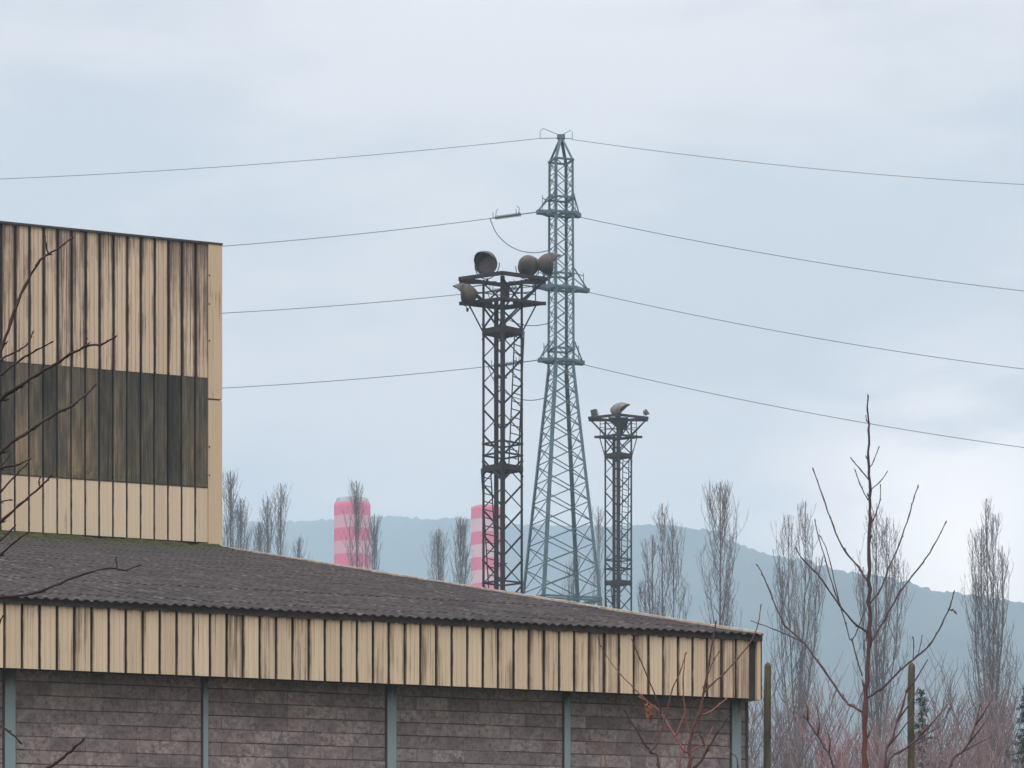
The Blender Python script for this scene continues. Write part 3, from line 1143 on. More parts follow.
# ----------------------------------------------------------------- poplars
def poplar(px, ptop, hw, Y, seed, label, stems=((0, 1.0),), density=1.0, split0=.12, low=.16):
    rg = random.Random(seed)
    x0 = (px - 512) * Y / F
    g = ground_h(x0, Y) - .15
    Ht = H + (977 - ptop) * Y / F - g
    W = hw * Y / F
    root = empty('bare_poplar', (x0, Y, g))
    tag(root, label, 'tree', 'bare poplars')
    tr = MB()
    br = MB()
    tw = MB()
    kk = Y / 190.0

    def limb_path(p, az, L, out, up0):
        pts = []
        n = 5
        wob = rg.uniform(-.4, .4)
        for q in range(n + 1):
            u = q / n
            r_ = out * (1 - math.exp(-2.6 * u)) / .926
            a = az + wob * u
            pts.append(p + Vector((r_ * math.cos(a) + rg.uniform(-.07, .07) * out, r_ * math.sin(a), L * u)))
        return pts

    for (dx, hf) in stems:
        hh = Ht * hf
        sx = dx * Y / F
        pts = []
        wx, wy = rg.uniform(-1, 1), rg.uniform(-1, 1)
        nT = 14
        for q in range(nT + 1):
            u = q / nT
            split = min(1, max(0, (u - split0) / .36)) if dx else 0
            pts.append(Vector((sx * split + wx * .25 * math.sin(u * 5) * u, wy * .25 * math.sin(u * 4) * u + (.6 * split * (1 if rg.random() < .5 else 1) if dx else 0), hh * u)))
        r0 = (.0096 if abs(dx) < 4 else .0052) * Ht
        tr.tube(pts, [max(.025 * kk, r0 * (1 - (q / nT)) ** 1.35 + .010) for q in range(nT + 1)], 7)
        nb = int(92 * density * (1 if len(stems) == 1 else .62))
        for i in range(nb):
            t0 = low + (.94 - low) * (i + rg.random()) / nb
            q = t0 * nT
            qi = min(nT - 1, int(q))
            p = pts[qi].lerp(pts[qi + 1], q - qi)
            # spindle outline
            cs_ = (t0 - low) / (1 - low)
            prof = math.sin(PI * min(1, (cs_ * .93 + .07) ** .62)) ** .9
            ws = W * (1.22 if len(stems) == 1 else .80)
            out = ws * (.06 + .94 * prof) * rg.uniform(.40, 1.12)
            L = min(hh * rg.uniform(.09, .21), (hh * .985 - p.z) * rg.uniform(.70, 1.0))
            if L < .25:
                continue
            az = rg.uniform(0, 2 * PI)
            lp = limb_path(p, az, L, out, 0)
            rb = max(.020 * kk, .0021 * Ht * (1 - t0 * .75) * rg.uniform(.6, 1.25))
            br.tube(lp, [max(.011 * kk, rb * (1 - q_ / 5.6)) for q_ in range(6)], 5, False)
            ns = int(rg.uniform(9, 14) * density)
            for s_ in range(ns):
                u = .18 + .80 * (s_ + rg.random()) / ns
                qi = min(4, int(u * 5))
                p2 = lp[qi].lerp(lp[qi + 1], u * 5 - qi)
                L2 = min(rg.uniform(.45, 1.0) * (.045 + .045 * (1 - t0)) * hh, max(.2, (hh - p2.z) * .9))
                o2 = L2 * rg.uniform(.15, .55)
                a2 = rg.uniform(0, 2 * PI)
                e2 = [p2 + Vector((o2 * (1 - (1 - v) ** 1.8) * math.cos(a2), o2 * (1 - (1 - v) ** 1.8) * math.sin(a2), L2 * v)) for v in (0, .35, .7, 1)]
                tw.tube(e2, [.014 * kk, .012 * kk, .009 * kk, .006 * kk], 3, False)
                for w_ in range(2):
                    v = rg.uniform(.2, .9)
                    qi2 = min(2, int(v * 3))
                    p3 = e2[qi2].lerp(e2[qi2 + 1], v * 3 - qi2)
                    L3 = L2 * rg.uniform(.25, .5)
                    a3 = rg.uniform(0, 2 * PI)
                    tw.tube([p3, p3 + Vector((L3 * .35 * math.cos(a3), L3 * .35 * math.sin(a3), L3))], [.009 * kk, .006 * kk], 3, False)
    tr.build('trunk', M['poplar'], root, smooth=True)
    lb = br.build('branches', M['poplar'], root, smooth=True)
    tw.build('twigs', M['poplartwig'], lb)
    return root


poplar(229, 471, 10, 330, 1, 'slim bare poplar right beside the tall hall corner flashing', density=.7)
poplar(243, 499, 9, 335, 2, 'small bare poplar second from the tall hall corner', density=.7)
poplar(258, 521, 8, 340, 3, 'lowest thin bare poplar left of the wide twin topped one', density=.7)
poplar(277, 482, 16, 320, 4, 'wide twin topped bare poplar midway between tall hall and capped chimney', stems=((2, 1.0), (-8, .97)), density=.75)
poplar(298, 537, 8, 350, 14, 'faint low bare poplar just right of the wide twin topped one', density=.5)
poplar(357, 481, 17, 310, 5, 'bare poplar standing in front of the capped striped chimney', stems=((0, 1.0), (15, .93)), density=.8)
poplar(440, 529, 10, 320, 6, 'smaller of the two bare poplars left of the capless chimney', density=.8)
poplar(459.5, 517, 13, 300, 7, 'bare poplar touching the left edge of the capless chimney', density=.8)
poplar(572, 556, 13, 300, 8, 'low thin bare poplar seen through the pylon base', density=.5)
poplar(598, 506, 6, 320, 9, 'faint slender bare poplar between pylon and shorter mast', density=.45)
poplar(665, 502, 26, 205, 10, 'broad bare poplar with several stems, right of the shorter mast', stems=((-2, 1.0), (-12, .93), (-20, .83), (10, .965)), density=.6)
poplar(720, 482, 25, 200, 11, 'bare poplar behind the right end of the warehouse roof', density=.85)
poplar(797, 500, 27, 190, 12, 'twin topped bare poplar just right of the warehouse corner', stems=((9, 1.0), (-8, .97), (-17, .86), (17, .88)), density=.58, split0=.44, low=.30)
poplar(879, 502, 27, 195, 13, 'bare poplar directly behind the tall red stemmed sapling', stems=((-3, 1.0), (8, .97), (-13, .86), (17, .88)), density=.58, split0=.44, low=.30)
poplar(990, 498, 30, 185, 15, 'broad bare poplar at the right edge with a pointed top', stems=((0, 1.0), (-9, .94), (-15, .84), (8, .97), (17, .90)), density=.55, split0=.46, low=.30)


# ----------------------------------------------------------------- scrub at lower right
def scrub(px, ptop, hw, Y, seed, mat, label):
    rg = random.Random(seed)
    x0 = (px - 512) * Y / F
    g = ground_h(x0, Y) - .1
    Ht = H + (977 - ptop) * Y / F - g
    W = hw * Y / F
    root = empty('bare_shrub', (x0, Y, g))
    tag(root, label, 'shrub', 'bare shrubs behind the posts')
    st_ = MB()
    tw = MB()
    k = Y / 90
    for s in range(9):
        az = rg.uniform(0, 2 * PI)
        out = W * rg.uniform(.2, .9)
        hh = Ht * rg.uniform(.72, 1.0)
        lean = rg.uniform(-.2, .2)
        pts = [Vector((out * u ** .8 * math.cos(az + lean * u) + rg.uniform(-.06, .06), out * u ** .8 * math.sin(az + lean * u), hh * u)) for u in [q / 7 for q in range(8)]]
        st_.tube(pts, [max(.010 * k, .045 * (1 - q / 7.6)) for q in range(8)], 5)
        for i in range(15):
            u = .40 + .57 * (i + rg.random()) / 15
            q = u * 7
            qi = min(6, int(q))
            p = pts[qi].lerp(pts[qi + 1], q - qi)
            L = Ht * rg.uniform(.08, .20)
            a = rg.uniform(0, 2 * PI)
            o = L * rg.uniform(.3, .8)
            e = [p + Vector((o * v ** .8 * math.cos(a), o * v ** .8 * math.sin(a), L * v)) for v in (0, .33, .67, 1)]
            tw.tube(e, [.016 * k, .013 * k, .010 * k, .006 * k], 3, False)
            for j in range(6):
                v = rg.uniform(.15, .95)
                qi2 = min(2, int(v * 3))
                p3 = e[qi2].lerp(e[qi2 + 1], v * 3 - qi2)
                L3 = L * rg.uniform(.25, .6)
                a3 = rg.uniform(0, 2 * PI)
                m = p3 + Vector((L3 * .3 * math.cos(a3), L3 * .3 * math.sin(a3), L3 * .5))
                tw.tube([p3, m, m + Vector((L3 * .25 * math.cos(a3 + 1), L3 * .25 * math.sin(a3 + 1), L3 * .5))], [.010 * k, .008 * k, .005 * k], 3, False)
    so = st_.build('stems', M[mat], root, smooth=True)
    tw.build('twigs', M[mat], root)


SCRUB = [(752, 700, 22, 95, 'shrubgrey', 'grey bare shrub between the warehouse corner and the mossy post beside it'),
         (783, 698, 24, 110, 'shrubgrey', 'grey bare shrub just right of the mossy post nearest the warehouse'),
         (815, 686, 26, 105, 'shrubgrey', 'tallest grey bare shrub below the twin topped poplar at the warehouse corner'),
         (842, 716, 20, 85, 'shrubred', 'bright red twigged shrub left of the sapling stem'),
         (852, 734, 24, 80, 'shrubpink', 'pinkish bare shrub at the foot of the sapling'),
         (886, 726, 22, 88, 'shrubpink', 'pinkish bare shrub between the sapling and the mossy post on the right'),
         (905, 738, 22, 82, 'shrubpink', 'low pinkish bare shrub at the mossy post on the right'),
         (938, 696, 24, 105, 'shrubgrey', 'grey bare shrub behind the small evergreen by the right hand post'),
         (950, 726, 24, 90, 'shrubpink', 'pinkish bare shrub right of the small evergreen'),
         (968, 700, 22, 115, 'shrubgrey', 'grey bare shrub at the left foot of the pointed right edge poplar'),
         (985, 734, 24, 86, 'shrubpink', 'low pinkish bare shrub before the trunk of the right edge poplar'),
         (1012, 682, 24, 110, 'shrubgrey', 'grey bare shrub rising beside the dark evergreen at the picture edge'),
         (1040, 700, 24, 100, 'shrubgrey', 'grey bare shrub cut by the right picture edge')]
for i, (px, pt, hw, Y, m, lb) in enumerate(SCRUB):
    scrub(px, pt, hw, Y, 40 + i, m, lb)


def evergreen(px, ptop, hw, Y, seed, label, ptaper=1.0):
    rg = random.Random(seed)
    x0 = (px - 512) * Y / F
    g = ground_h(x0, Y) - .1
    Ht = H + (977 - ptop) * Y / F - g
    W = hw * Y / F
    root = empty('evergreen_tree', (x0, Y, g))
    tag(root, label, 'tree', 'small evergreens among the bare shrubs')
    b = MB()
    b.tube([(0, 0, 0), (.05, 0, Ht * .5), (0, 0, Ht * .98)], [.14, .08, .012], 7)
    b.build('trunk', M['poplar'], root, smooth=True)
    b = MB()
    z = Ht * .35
    while z < Ht:
        u = (Ht - z) / (Ht * .4)
        rad = min(W, W * (.10 + u))
        nbr = 4
        for q in range(nbr):
            a = rg.uniform(0, 2 * PI)
            L = rad * rg.uniform(.25, 1.25)
            for s in range(int(7 + L * 16)):
                d = L * rg.random() ** .7
                c = Vector((d * math.cos(a), d * math.sin(a), z - d * .25 + rg.uniform(-.05, .05) + d * d * .25))
                for k in range(3):
                    v = Vector((rg.gauss(0, 1), rg.gauss(0, 1), rg.gauss(0, .8))).normalized() * rg.uniform(.07, .15)
                    w = v.orthogonal().normalized() * .035
                    b.add([c - w, c + v * .6 + w, c + v, c - w * .2 + v * .4], [(0, 1, 2, 3)])
            b.tube([(0, 0, z), (L * math.cos(a), L * math.sin(a), z - L * .2)], [.016, .006], 3, False)
        z += rg.uniform(.05, .22)
    tag(b.build('foliage', M['needle'], root))


evergreen(922, 690, 30, 92, 3, 'small dark evergreen with a ragged spire, right of the mossy post')
evergreen(1026, 684, 30, 96, 8, 'dark dense evergreen cut by the right picture edge')

# posts
for px, pt, lb in ((767.8, 662.5, 'mossy wooden post close beside the warehouse corner'), (911.5, 662.5, 'mossy wooden post among the pinkish shrubs right of the sapling')):
    Y = 52.0
    p = at(px, pt, Y)
    rad = 3.5 * Y / F
    root = empty('wooden_post', (p.x, Y, 0))
    tag(root, lb, 'post', 'mossy wooden posts')
    rg = random.Random(int(px))
    b = MB()
    n = 14
    pts = []
    for q in range(n + 1):
        u = q / n
        pts.append(Vector((rg.uniform(-.006, .006) + (u - 1) * .05, 0, (p.z - .07) * u)))
    b.tube(pts, [rad * (1.12 - .12 * q / n) * rg.uniform(.96, 1.03) for q in range(n + 1)], 10)
    b.build('shaft', M['post'], root)
    b = MB()
    b.tube([(pts[-1].x, 0, p.z - .072), (pts[-1].x, 0, p.z - .03), (pts[-1].x + .005, 0, p.z)], [rad * 1.02, rad * .75, rad * .3], 10)
    b.build('weathered_top', M['post'], root)


# ----------------------------------------------------------------- near growth
def twig_tube(b, pix, Y, r0, r1, rg, dy=0.0, n=7, bud=True):
    """smooth knotty twig through picture points at distance Y, swinging dy in depth; radii in metres"""
    P = [at(x, y_, Y + dy * i / max(1, len(pix) - 1)) for i, (x, y_) in enumerate(pix)]
    out = []
    for i in range(len(P) - 1):
        p0 = P[max(0, i - 1)]
        p1, p2 = P[i], P[i + 1]
        p3 = P[min(len(P) - 1, i + 2)]
        for q in range(4):
            u = q / 4
            out.append(.5 * ((2 * p1) + (p2 - p0) * u + (2 * p0 - 5 * p1 + 4 * p2 - p3) * u * u + (3 * p1 - p0 - 3 * p2 + p3) * u ** 3))
    out.append(P[-1])
    m = len(out)
    rad = []
    for i in range(m):
        u = i / (m - 1)
        r_ = r0 + (r1 - r0) * u
        if i % 4 == 0 and 0 < i < m - 1:
            r_ *= 1.28
        rad.append(r_ * rg.uniform(.88, 1.12))
        if 0 < i < m - 1:
            out[i] = out[i] + Vector((rg.uniform(-1, 1), 0, rg.uniform(-1, 1))) * r_ * .55
    if bud:
        rad[-1] = r1 * 1.55
        out.append(out[-1] + (out[-1] - out[-2]).normalized() * r1 * 4)
        rad.append(r1 * .25)
    b.tube(out, rad, n)
    # side buds
    for i in range(3, m - 1, 5):
        d = (out[i + 1] - out[i - 1]).normalized()
        s = d.cross(Vector((0, 1, 0)))
        if s.length < .1:
            continue
        s = s.normalized() * (1 if rg.random() < .5 else -1)
        b.tube([out[i], out[i] + (s * .8 + d) * rad[i] * 1.5, out[i] + (s * .9 + d * 1.8) * rad[i] * 2.0], [rad[i] * .7, rad[i] * .5, rad[i] * .1], 5)
    return out


def px_r(w, Y):
    return (w * .5 if w > 7 else w * .36) * Y / F


# tree standing just outside the left edge; its limbs reach in
rg = random.Random(11)
TY = 12.0
tx = at(-190, 500, TY).x
tree = empty('bare_tree', (0, 0, 0))
tree.location = (tx, TY, 0)
tag(tree, 'bare tree at the left picture edge whose dark twigs cross the cladding', 'tree')


class Sub(MB):
    """shapes given in world coordinates, stored relative to a root"""

    def __init__(self, root):
        super().__init__()
        self.o = Vector(root.location)

    def add(self, vs, fs):
        super().add([Vector(p) - self.o for p in vs], fs)


b = Sub(tree)
b.tube([(tx, TY, 0), (tx + .03, TY, 1.3), (tx - .02, TY + .03, 2.6), (tx + .02, TY, 4.0), (tx + .06, TY, 5.2)], [.085, .072, .06, .045, .02], 10)
b.build('trunk', M['nearbark'], tree, smooth=True)
LIMBS = [
    ([(-190, 560), (-60, 440), (-12, 385), (0, 353), (11, 322), (25, 286), (38, 263), (48, 254), (60, 247), (72, 238)], 5, 2.0, .4),
    ([(48, 254), (46, 244), (45, 236)], 2.2, 1.6, 0),
    ([(-190, 600), (-70, 450), (0, 399), (15, 390), (30, 379), (50, 367), (70, 355), (87, 346), (102, 344), (115, 337)], 5.5, 2.0, -.5),
    ([(87, 346), (86, 338), (85, 331)], 2.2, 1.6, 0),
    ([(-70, 450), (-20, 378), (0, 360), (15, 352), (27, 345), (33, 332)], 3.2, 1.5, .3),
    ([(-70, 450), (-15, 388), (0, 375), (22, 359), (37, 350), (52, 342)], 3.6, 1.6, -.3),
    ([(-190, 640), (-80, 510), (0, 451), (25, 434), (50, 417), (72, 405), (85, 395), (95, 385)], 5.5, 2.2, .6),
    ([(-80, 510), (-20, 480), (0, 467), (10, 455), (11, 452)], 2.6, 1.6, .2),
    ([(-80, 510), (-20, 475), (0, 468), (17, 465), (30, 459)], 3.4, 1.8, -.2),
    ([(-80, 520), (-15, 508), (0, 492), (15, 476), (27, 464)], 3.4, 1.8, .3),
    ([(-80, 530), (-20, 508), (0, 502), (11, 500)], 2.6, 1.6, 0),
    ([(-190, 690), (-70, 575), (0, 522), (20, 505), (40, 487), (51, 476)], 4.6, 1.8, -.4),
    ([(40, 488), (39, 482), (40, 478)], 2.0, 1.5, 0),
    ([(-90, 590), (-20, 552), (0, 540), (10, 531), (15, 526)], 3.6, 1.9, .2),
    ([(-90, 600), (-20, 568), (0, 555), (15, 542), (27, 533)], 3.6, 1.9, -.2),
    ([(-190, 700), (-80, 615), (0, 598), (35, 593), (60, 583), (85, 574), (110, 568), (125, 570), (140, 565)], 4.4, 1.8, .7),
    ([(117, 569), (116.5, 562), (116, 558)], 2.0, 1.5, 0),
    ([(-190, 900), (-60, 840), (10, 795), (48, 768), (60, 760), (75, 747), (83, 740)], 6.0, 2.6, -.3),
    ([(-40, 640), (-10, 645), (0, 622), (3, 616)], 2.2, 1.6, 0),
    ([(-60, 700), (-10, 720), (8, 731), (20, 742)], 3.4, 2.4, 0),
]
for i, (pix, w0, w1, dy) in enumerate(LIMBS):
    b = Sub(tree)
    twig_tube(b, pix, TY, px_r(w0, TY) * 1.1, px_r(w1, TY) * 1.1, rg, dy * .4)
    b.build('branch' if len(pix) > 4 else 'twig', M['nearbark'], tree, smooth=True)

# sapling before the hill
rg = random.Random(12)
SYY = 20.0
p0 = at(861, 977, SYY)
sap = empty('bare_sapling', (p0.x, SYY, 0))
tag(sap, 'tall slender sapling with a reddish stem and few bare upswept branches', 'sapling')
b = Sub(sap)
twig_tube(b, [(859, 1232), (860, 1100), (861, 960), (862, 850), (864, 768), (865, 715), (867, 680), (869, 640), (869.5, 600), (869, 560), (870, 520), (869.5, 490), (868.5, 460), (869, 430), (867.5, 410), (868, 396)], SYY, 6.6 * .5 * SYY / F, 1.2 * .5 * SYY / F, rg, 0, 9)
t = NT('sapling_stem_bark')
sn = t.noise((1, 1, .4), 16.0, 4.0, .6)
sx_ = t.n('ShaderNodeSeparateXYZ')
t.l(t.tc.outputs['Object'], sx_.inputs[0])
hh_ = t.math('MULTIPLY_ADD', sx_.outputs['Z'], .9, -2.8)
hh_ = t.math('ADD', hh_, t.math('MULTIPLY', t.math('SUBTRACT', sn, .5), 1.1), clamp=True)
bk = t.mix(hh_, (.105, .040, .030), (.058, .042, .050))
bk = t.mix(t.ramp(sn, [(.35, .7), (.55, .0)]), bk, (.045, .026, .026))
b.build('stem', t.done(bk, .75), sap, smooth=True)
SB = [
    ([(868, 582), (858, 567), (845, 551), (833, 526), (823, 497), (813, 469)], 3.6, 1.7, .3),
    ([(868, 632), (855, 623), (840, 606), (826, 586), (814, 570), (803, 560), (796, 548)], 3.4, 1.6, -.4),
    ([(842, 609), (834, 590), (826, 562), (818, 535), (815, 520)], 2.2, 1.4, .2),
    ([(866, 608), (852, 640), (846, 625), (838, 597), (831, 565), (826, 548), (820, 536)], 2.0, 1.4, -.2),
    ([(862, 676), (856, 655), (852, 640)], 2.4, 2.0, 0),
    ([(864, 713), (852, 706), (844, 699), (823, 669), (804, 643), (785, 625), (770, 592), (763, 575), (757, 565)], 4.6, 1.8, .6),
    ([(804, 643), (790, 636), (776, 630), (760, 624), (752, 621)], 2.0, 1.3, .1),
    ([(867, 698), (882, 688), (900, 671), (917, 656), (930, 645), (942, 624), (950, 606), (954, 592)], 4.2, 1.9, -.5),
    ([(948, 611), (952, 610), (955, 612)], 2.0, 2.6, 0),
    ([(913, 660), (914, 645), (913, 638)], 1.6, 1.8, 0),
    ([(918, 655), (921, 642), (922, 636)], 1.5, 1.2, 0),
    ([(868, 606), (880, 590), (888, 570), (899, 545), (909, 515), (914, 498), (918, 486)], 3.0, 1.7, .4),
    ([(868, 648), (884, 620), (900, 592), (918, 569), (933, 547), (946, 522)], 3.2, 1.6, -.3),
    ([(878, 632), (882, 622), (887, 617)], 1.6, 1.2, 0),
    ([(868, 500), (860, 484), (855, 470)], 2.0, 1.4, .1),
    ([(869, 480), (860, 469), (854, 462), (851, 458)], 2.0, 1.4, -.1),
    ([(869.5, 468), (874, 460), (879, 447)], 2.0, 1.3, .1),
    ([(870, 490), (880, 482), (887, 472)], 2.0, 1.4, 0),
    ([(870, 526), (876, 513), (880, 500), (880.5, 485)], 2.2, 1.3, .2),
    ([(868.5, 424), (866.5, 420), (866, 416)], 1.6, 1.2, 0),
]
for pix, w0, w1, dy in SB:
    b = Sub(sap)
    twig_tube(b, pix, SYY, px_r(w0, SYY) * .86, px_r(w1, SYY) * .85, rg, dy * .6, 6)
    b.build('branch' if len(pix) > 4 else 'twig', M['sapbark'], sap, smooth=True)

# slim suckers beside the sapling, each from the ground
for pix, w0, w1, mat, lb in (
        ([(866, 1210), (872, 900), (884, 768), (892, 738), (903, 705), (909, 682), (912, 668)], 4.0, 1.8, 'sapbark', 'single bare stem rising right of the sapling and leaning to the mossy post'),
        ([(900, 1210), (930, 860), (950, 768), (962, 752), (972, 735), (978, 716), (980, 705)], 4.0, 1.8, 'sapbark', 'single bare stem leaning right towards the right edge poplar'),
        ([(880, 1210), (850, 850), (834, 768), (824, 747), (812, 727), (804, 716)], 4.0, 1.8, 'sapbark', 'single bare stem leaning left of the sapling below the twin topped poplar'),
        ([(870, 1210), (878, 860), (887, 768), (900, 752), (914, 742), (926, 728)], 3.2, 1.6, 'sapbark', 'short bare stem bending right across the foot of the right hand post')):
    Y = 21.0
    pb = at(pix[0][0], 977, Y)
    r_ = empty('slender_shrub', (pb.x, Y, 0))
    tag(r_, lb, 'shrub', 'bare stems beside the sapling')
    b = Sub(r_)
    o_ = twig_tube(b, pix, Y, px_r(w0, Y), px_r(w1, Y), rg, 0, 7)
    b.build('stem', M[mat], r_, smooth=True)
    b = Sub(r_)
    for q in (10, 14, 18):
        if q < len(o_) - 2:
            d = (o_[q + 1] - o_[q]).normalized()
            sd = Vector((1 if q % 4 else -1, 0, .8)).normalized()
            b.tube([o_[q], o_[q] + (d + sd) * .06, o_[q] + (d * 1.6 + sd) * .11], [.008, .006, .004], 5)
    b.build('twig', M[mat], r_, smooth=True)

# reddish shrub in front of the block wall
rg = random.Random(13)
Y = 23.0
pb = at(689, 977, Y)
shr = empty('red_shrub', (pb.x, Y, 0))
tag(shr, 'reddish forked shrub with a hanging dead leaf, in front of the block wall', 'shrub')
RS = [
    ([(686, 1198), (688, 950), (690, 820), (690, 768), (689, 746), (694, 726), (700, 711), (704, 690), (709, 664), (713, 640), (716, 622)], 6.5, 1.5, 'redbark', .0),
    ([(690, 752), (684, 750), (676, 737), (668, 725), (661, 713), (650, 704), (640, 697)], 4.4, 1.6, 'pinkbark', .3),
    ([(676, 736), (682, 722), (685, 713), (684, 700), (683, 684), (685, 655)], 2.8, 1.3, 'pinkbark', -.2),
    ([(685, 714), (687, 725), (691, 735)], 2.2, 1.8, 'pinkbark', 0),
    ([(640, 1150), (650, 900), (658, 768), (651, 753), (640, 736), (630, 720), (625, 711)], 4.0, 1.8, 'nearbark', .1),
    ([(648, 752), (655, 746), (661, 732), (667, 712), (672, 690), (680, 672), (686, 653)], 2.6, 1.3, 'redbark', .2),
    ([(661, 714), (656, 698), (648, 678), (640, 659), (632, 640)], 2.4, 1.3, 'redbark', -.2),
    ([(650, 704), (634, 688), (622, 676), (612, 664), (606, 655)], 1.8, 1.0, 'pinkbark', .2),
    ([(690, 775), (696, 768), (706, 752), (716, 735), (726, 720), (729, 715)], 4.0, 2.0, 'nearbark', .3),
    ([(700, 715), (710, 712), (718, 706), (726, 699)], 2.6, 1.8, 'pinkbark', .1),
    ([(703, 694), (712, 684), (724, 674), (738, 658), (750, 643), (758, 624), (761, 605)], 2.6, 1.2, 'redbark', .4),
    ([(703, 696), (708, 674), (714, 660), (719, 652)], 1.8, 1.2, 'redbark', 0),
    ([(691, 752), (697, 748), (702, 745)], 2.2, 1.8, 'pinkbark', 0),
    ([(704, 754), (707, 742), (712, 729)], 2.2, 1.5, 'pinkbark', .1),
    ([(704, 745), (702, 738), (700, 736)], 1.8, 1.4, 'nearbark', 0),
    ([(612, 1100), (612, 860), (606, 768), (603, 752), (601, 740)], 3.0, 1.2, 'pinkbark', 0),
    ([(690, 820), (683, 790), (679, 768), (683, 752), (686, 742)], 3.0, 1.4, 'pinkbark', 0),
    ([(728, 1100), (733, 850), (738, 768), (731, 752), (728, 741)], 2.4, 1.2, 'redbark', 0),
    ([(606, 655), (600, 644), (597, 636)], 1.3, .9, 'redbark', 0),
]
for pix, w0, w1, mat, dy in RS:
    b = Sub(shr)
    twig_tube(b, pix, Y, px_r(w0, Y), px_r(w1, Y), rg, dy * .6, 7)
    b.build('branch' if len(pix) > 4 else 'twig', M[mat], shr, smooth=True)
b = Sub(shr)
q = at(648.5, 713, Y)
prev = None
rows_ = []
for j, (w, dx, dz) in enumerate(((.004, .0, .075), (.022, -.01, .055), (.030, .004, .030), (.018, -.004, .008), (.030, .012, -.018), (.022, .004, -.040), (.004, .02, -.075))):
    rows_.append([q + Vector((dx - w, .012 * math.sin(j), dz + .006)), q + Vector((dx, -.02, dz)), q + Vector((dx + w, .014 * math.cos(j), dz + .008))])
vs = [p for r_ in rows_ for p in r_]
fs = []
for j in range(6):
    for k in range(2):
        fs.append((j * 3 + k, j * 3 + k + 1, (j + 1) * 3 + k + 1, (j + 1) * 3 + k))
b.add(vs, fs)
b.tube([at(650, 704, Y), q + Vector((0, 0, .075))], .003, 4)
lf = b.build('dead_leaf', M['leaf'], shr)
m = lf.modifiers.new('thick', 'SOLIDIFY')
m.thickness = .003

# ----------------------------------------------------------------- sky, sun, camera
W = bpy.data.worlds.new('World')
S.world = W
W.use_nodes = True
wt = W.node_tree
for n_ in list(wt.nodes):
    wt.nodes.remove(n_)
N = wt.nodes.new
Lk = wt.links.new
SUN_EL, SUN_AZ = R(52), R(205)     # azimuth clockwise from +Y: behind the camera, to the left
sky = N('ShaderNodeTexSky')
sky.sky_type = 'NISHITA'
sky.sun_disc = False
sky.sun_elevation = SUN_EL
sky.sun_rotation = SUN_AZ
bg1 = N('ShaderNodeBackground')
bg1.inputs['Strength'].default_value = .10
Lk(sky.outputs[0], bg1.inputs['Color'])
tc = N('ShaderNodeTexCoord')
sep = N('ShaderNodeSeparateXYZ')
Lk(tc.outputs['Generated'], sep.inputs[0])


def wmath(op, a, b_=None, c=None, clamp=False):
    nd = N('ShaderNodeMath')
    nd.operation = op
    nd.use_clamp = clamp
    for i, v in enumerate((a, b_, c)):
        if v is None:
            continue
        if isinstance(v, (int, float)):
            nd.inputs[i].default_value = v
        else:
            Lk(v, nd.inputs[i])
    return nd.outputs[0]


def wmix(f, a, b_):
    nd = N('ShaderNodeMix')
    nd.data_type = 'RGBA'
    for s_, v in ((nd.inputs[0], f), (nd.inputs[6], a), (nd.inputs[7], b_)):
        if isinstance(v, (int, float)):
            s_.default_value = v
        elif isinstance(v, tuple):
            s_.default_value = (*v, 1)
        else:
            Lk(v, s_)
    return nd.outputs[2]


def wnoise(scale, s, det, off=(0, 0, 0)):
    mp = N('ShaderNodeMapping')
    mp.inputs['Scale'].default_value = scale
    mp.inputs['Location'].default_value = off
    Lk(tc.outputs['Generated'], mp.inputs[0])
    nd = N('ShaderNodeTexNoise')
    nd.inputs['Scale'].default_value = s
    nd.inputs['Detail'].default_value = det
    nd.inputs['Roughness'].default_value = .5
    Lk(mp.outputs[0], nd.inputs['Vector'])
    return nd.outputs['Fac']


def wramp(f, stops):
    nd = N('ShaderNodeValToRGB')
    nd.color_ramp.interpolation = 'EASE'
    e = nd.color_ramp.elements
    while len(e) < len(stops):
        e.new(.5)
    for i, (p_, c) in enumerate(stops):
        e[i].position = p_
        e[i].color = (c, c, c, 1) if not isinstance(c, tuple) else (*c, 1)
    Lk(f, nd.inputs[0])
    return nd.outputs[0]


c1 = wnoise((1, 1, 2.6), 5.0, 5.0, (3.1, 1.7, .4))
c2 = wnoise((1, 1, 3.5), 14.0, 4.0, (1.2, 0, 2.2))
cl = wmath('ADD', wmath('MULTIPLY', c1, .75), wmath('MULTIPLY', c2, .25))
cloud = wmix(wramp(cl, [(.40, 0.0), (.60, 1.0)]), (.562, .530, .548), (.755, .688, .672))
# brighter break low on the right, where the cloud thins
gd = at(965, 555, 1000) - Vector((0, 0, H))
gd.normalize()
dn = N('ShaderNodeVectorMath')
dn.operation = 'DOT_PRODUCT'
dn.inputs[1].default_value = gd
nrm = N('ShaderNodeVectorMath')
nrm.operation = 'NORMALIZE'
Lk(tc.outputs['Generated'], nrm.inputs[0])
Lk(nrm.outputs[0], dn.inputs[0])
ang = wmath('ARCCOSINE', dn.outputs['Value'])
gl = wmath('SUBTRACT', 1.0, wmath('DIVIDE', ang, .085), clamp=True)
gl = wmath('MULTIPLY', wmath('POWER', gl, 1.3), wramp(wmath('ADD', c2, wmath('MULTIPLY', gl, .2)), [(.40, .35), (.62, 1.0)]))
cloud = wmix(gl, cloud, (2.0, 1.8, 1.62))
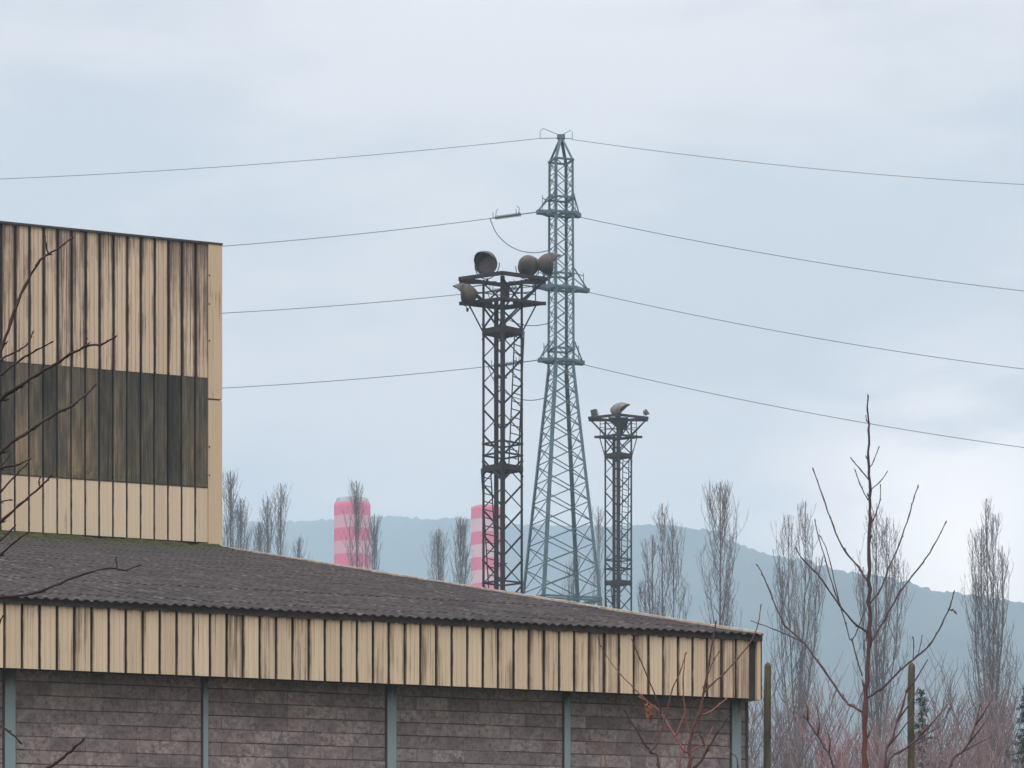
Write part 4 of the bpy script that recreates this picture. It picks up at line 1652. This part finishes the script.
# warmer, brighter cloud low down where the air is thick
hzf = wmath('SUBTRACT', 1.0, wmath('DIVIDE', wmath('MAXIMUM', sep.outputs['Z'], 0.0), .26), clamp=True)
wm = N('ShaderNodeVectorMath')
wm.operation = 'MULTIPLY'
Lk(cloud, wm.inputs[0])
wc = wmix(hzf, (1.0, 1.0, 1.0), (1.52, 1.17, .99))
Lk(wc, wm.inputs[1])
cloud = wm.outputs[0]
# overcast: the vault brightens towards the zenith
vault = wmath('MULTIPLY_ADD', wmath('POWER', wmath('MAXIMUM', sep.outputs['Z'], 0.0), 2.0), 4.2, .97)
up = N('ShaderNodeVectorMath')
up.operation = 'SCALE'
Lk(cloud, up.inputs[0])
Lk(vault, up.inputs['Scale'])
low_ = wmath('GREATER_THAN', sep.outputs['Z'], -.02)
colr = wmix(low_, (.12, .115, .10), up.outputs[0])
bg2 = N('ShaderNodeBackground')
bg2.inputs['Strength'].default_value = 1.0
Lk(colr, bg2.inputs['Color'])
mx_ = N('ShaderNodeMixShader')
mx_.inputs[0].default_value = .95
Lk(bg1.outputs[0], mx_.inputs[1])
Lk(bg2.outputs[0], mx_.inputs[2])
wo = N('ShaderNodeOutputWorld')
Lk(mx_.outputs[0], wo.inputs['Surface'])

ld = bpy.data.lights.new('sun', 'SUN')
ld.energy = 1.5
ld.angle = R(25)
ld.color = (1.0, .96, .90)
lo = bpy.data.objects.new('sun', ld)
COL.objects.link(lo)
sd = Vector((math.sin(SUN_AZ) * math.cos(SUN_EL), math.cos(SUN_AZ) * math.cos(SUN_EL), math.sin(SUN_EL)))
lo.rotation_euler = sd.to_track_quat('Z', 'Y').to_euler()
lo.location = (0, -30, 60)

cam = bpy.data.cameras.new('camera')
cam.sensor_width = 36
cam.lens = F / 1024 * 36
cam.shift_y = (977 - 384) / 1024
cam.clip_start = .5
cam.clip_end = 8000
co = bpy.data.objects.new('camera', cam)
co.location = (0, 0, H)
co.rotation_euler = (PI / 2, 0, 0)
COL.objects.link(co)
S.camera = co

S.view_settings.view_transform = 'Standard'
S.view_settings.look = 'None'
S.view_settings.exposure = 0
S.view_settings.gamma = 1
S.view_settings.use_curve_mapping = False
S.render.engine = 'CYCLES'
S.cycles.use_denoising = True
S.cycles.max_bounces = 6
S.cycles.diffuse_bounces = 3
S.cycles.volume_bounces = 2
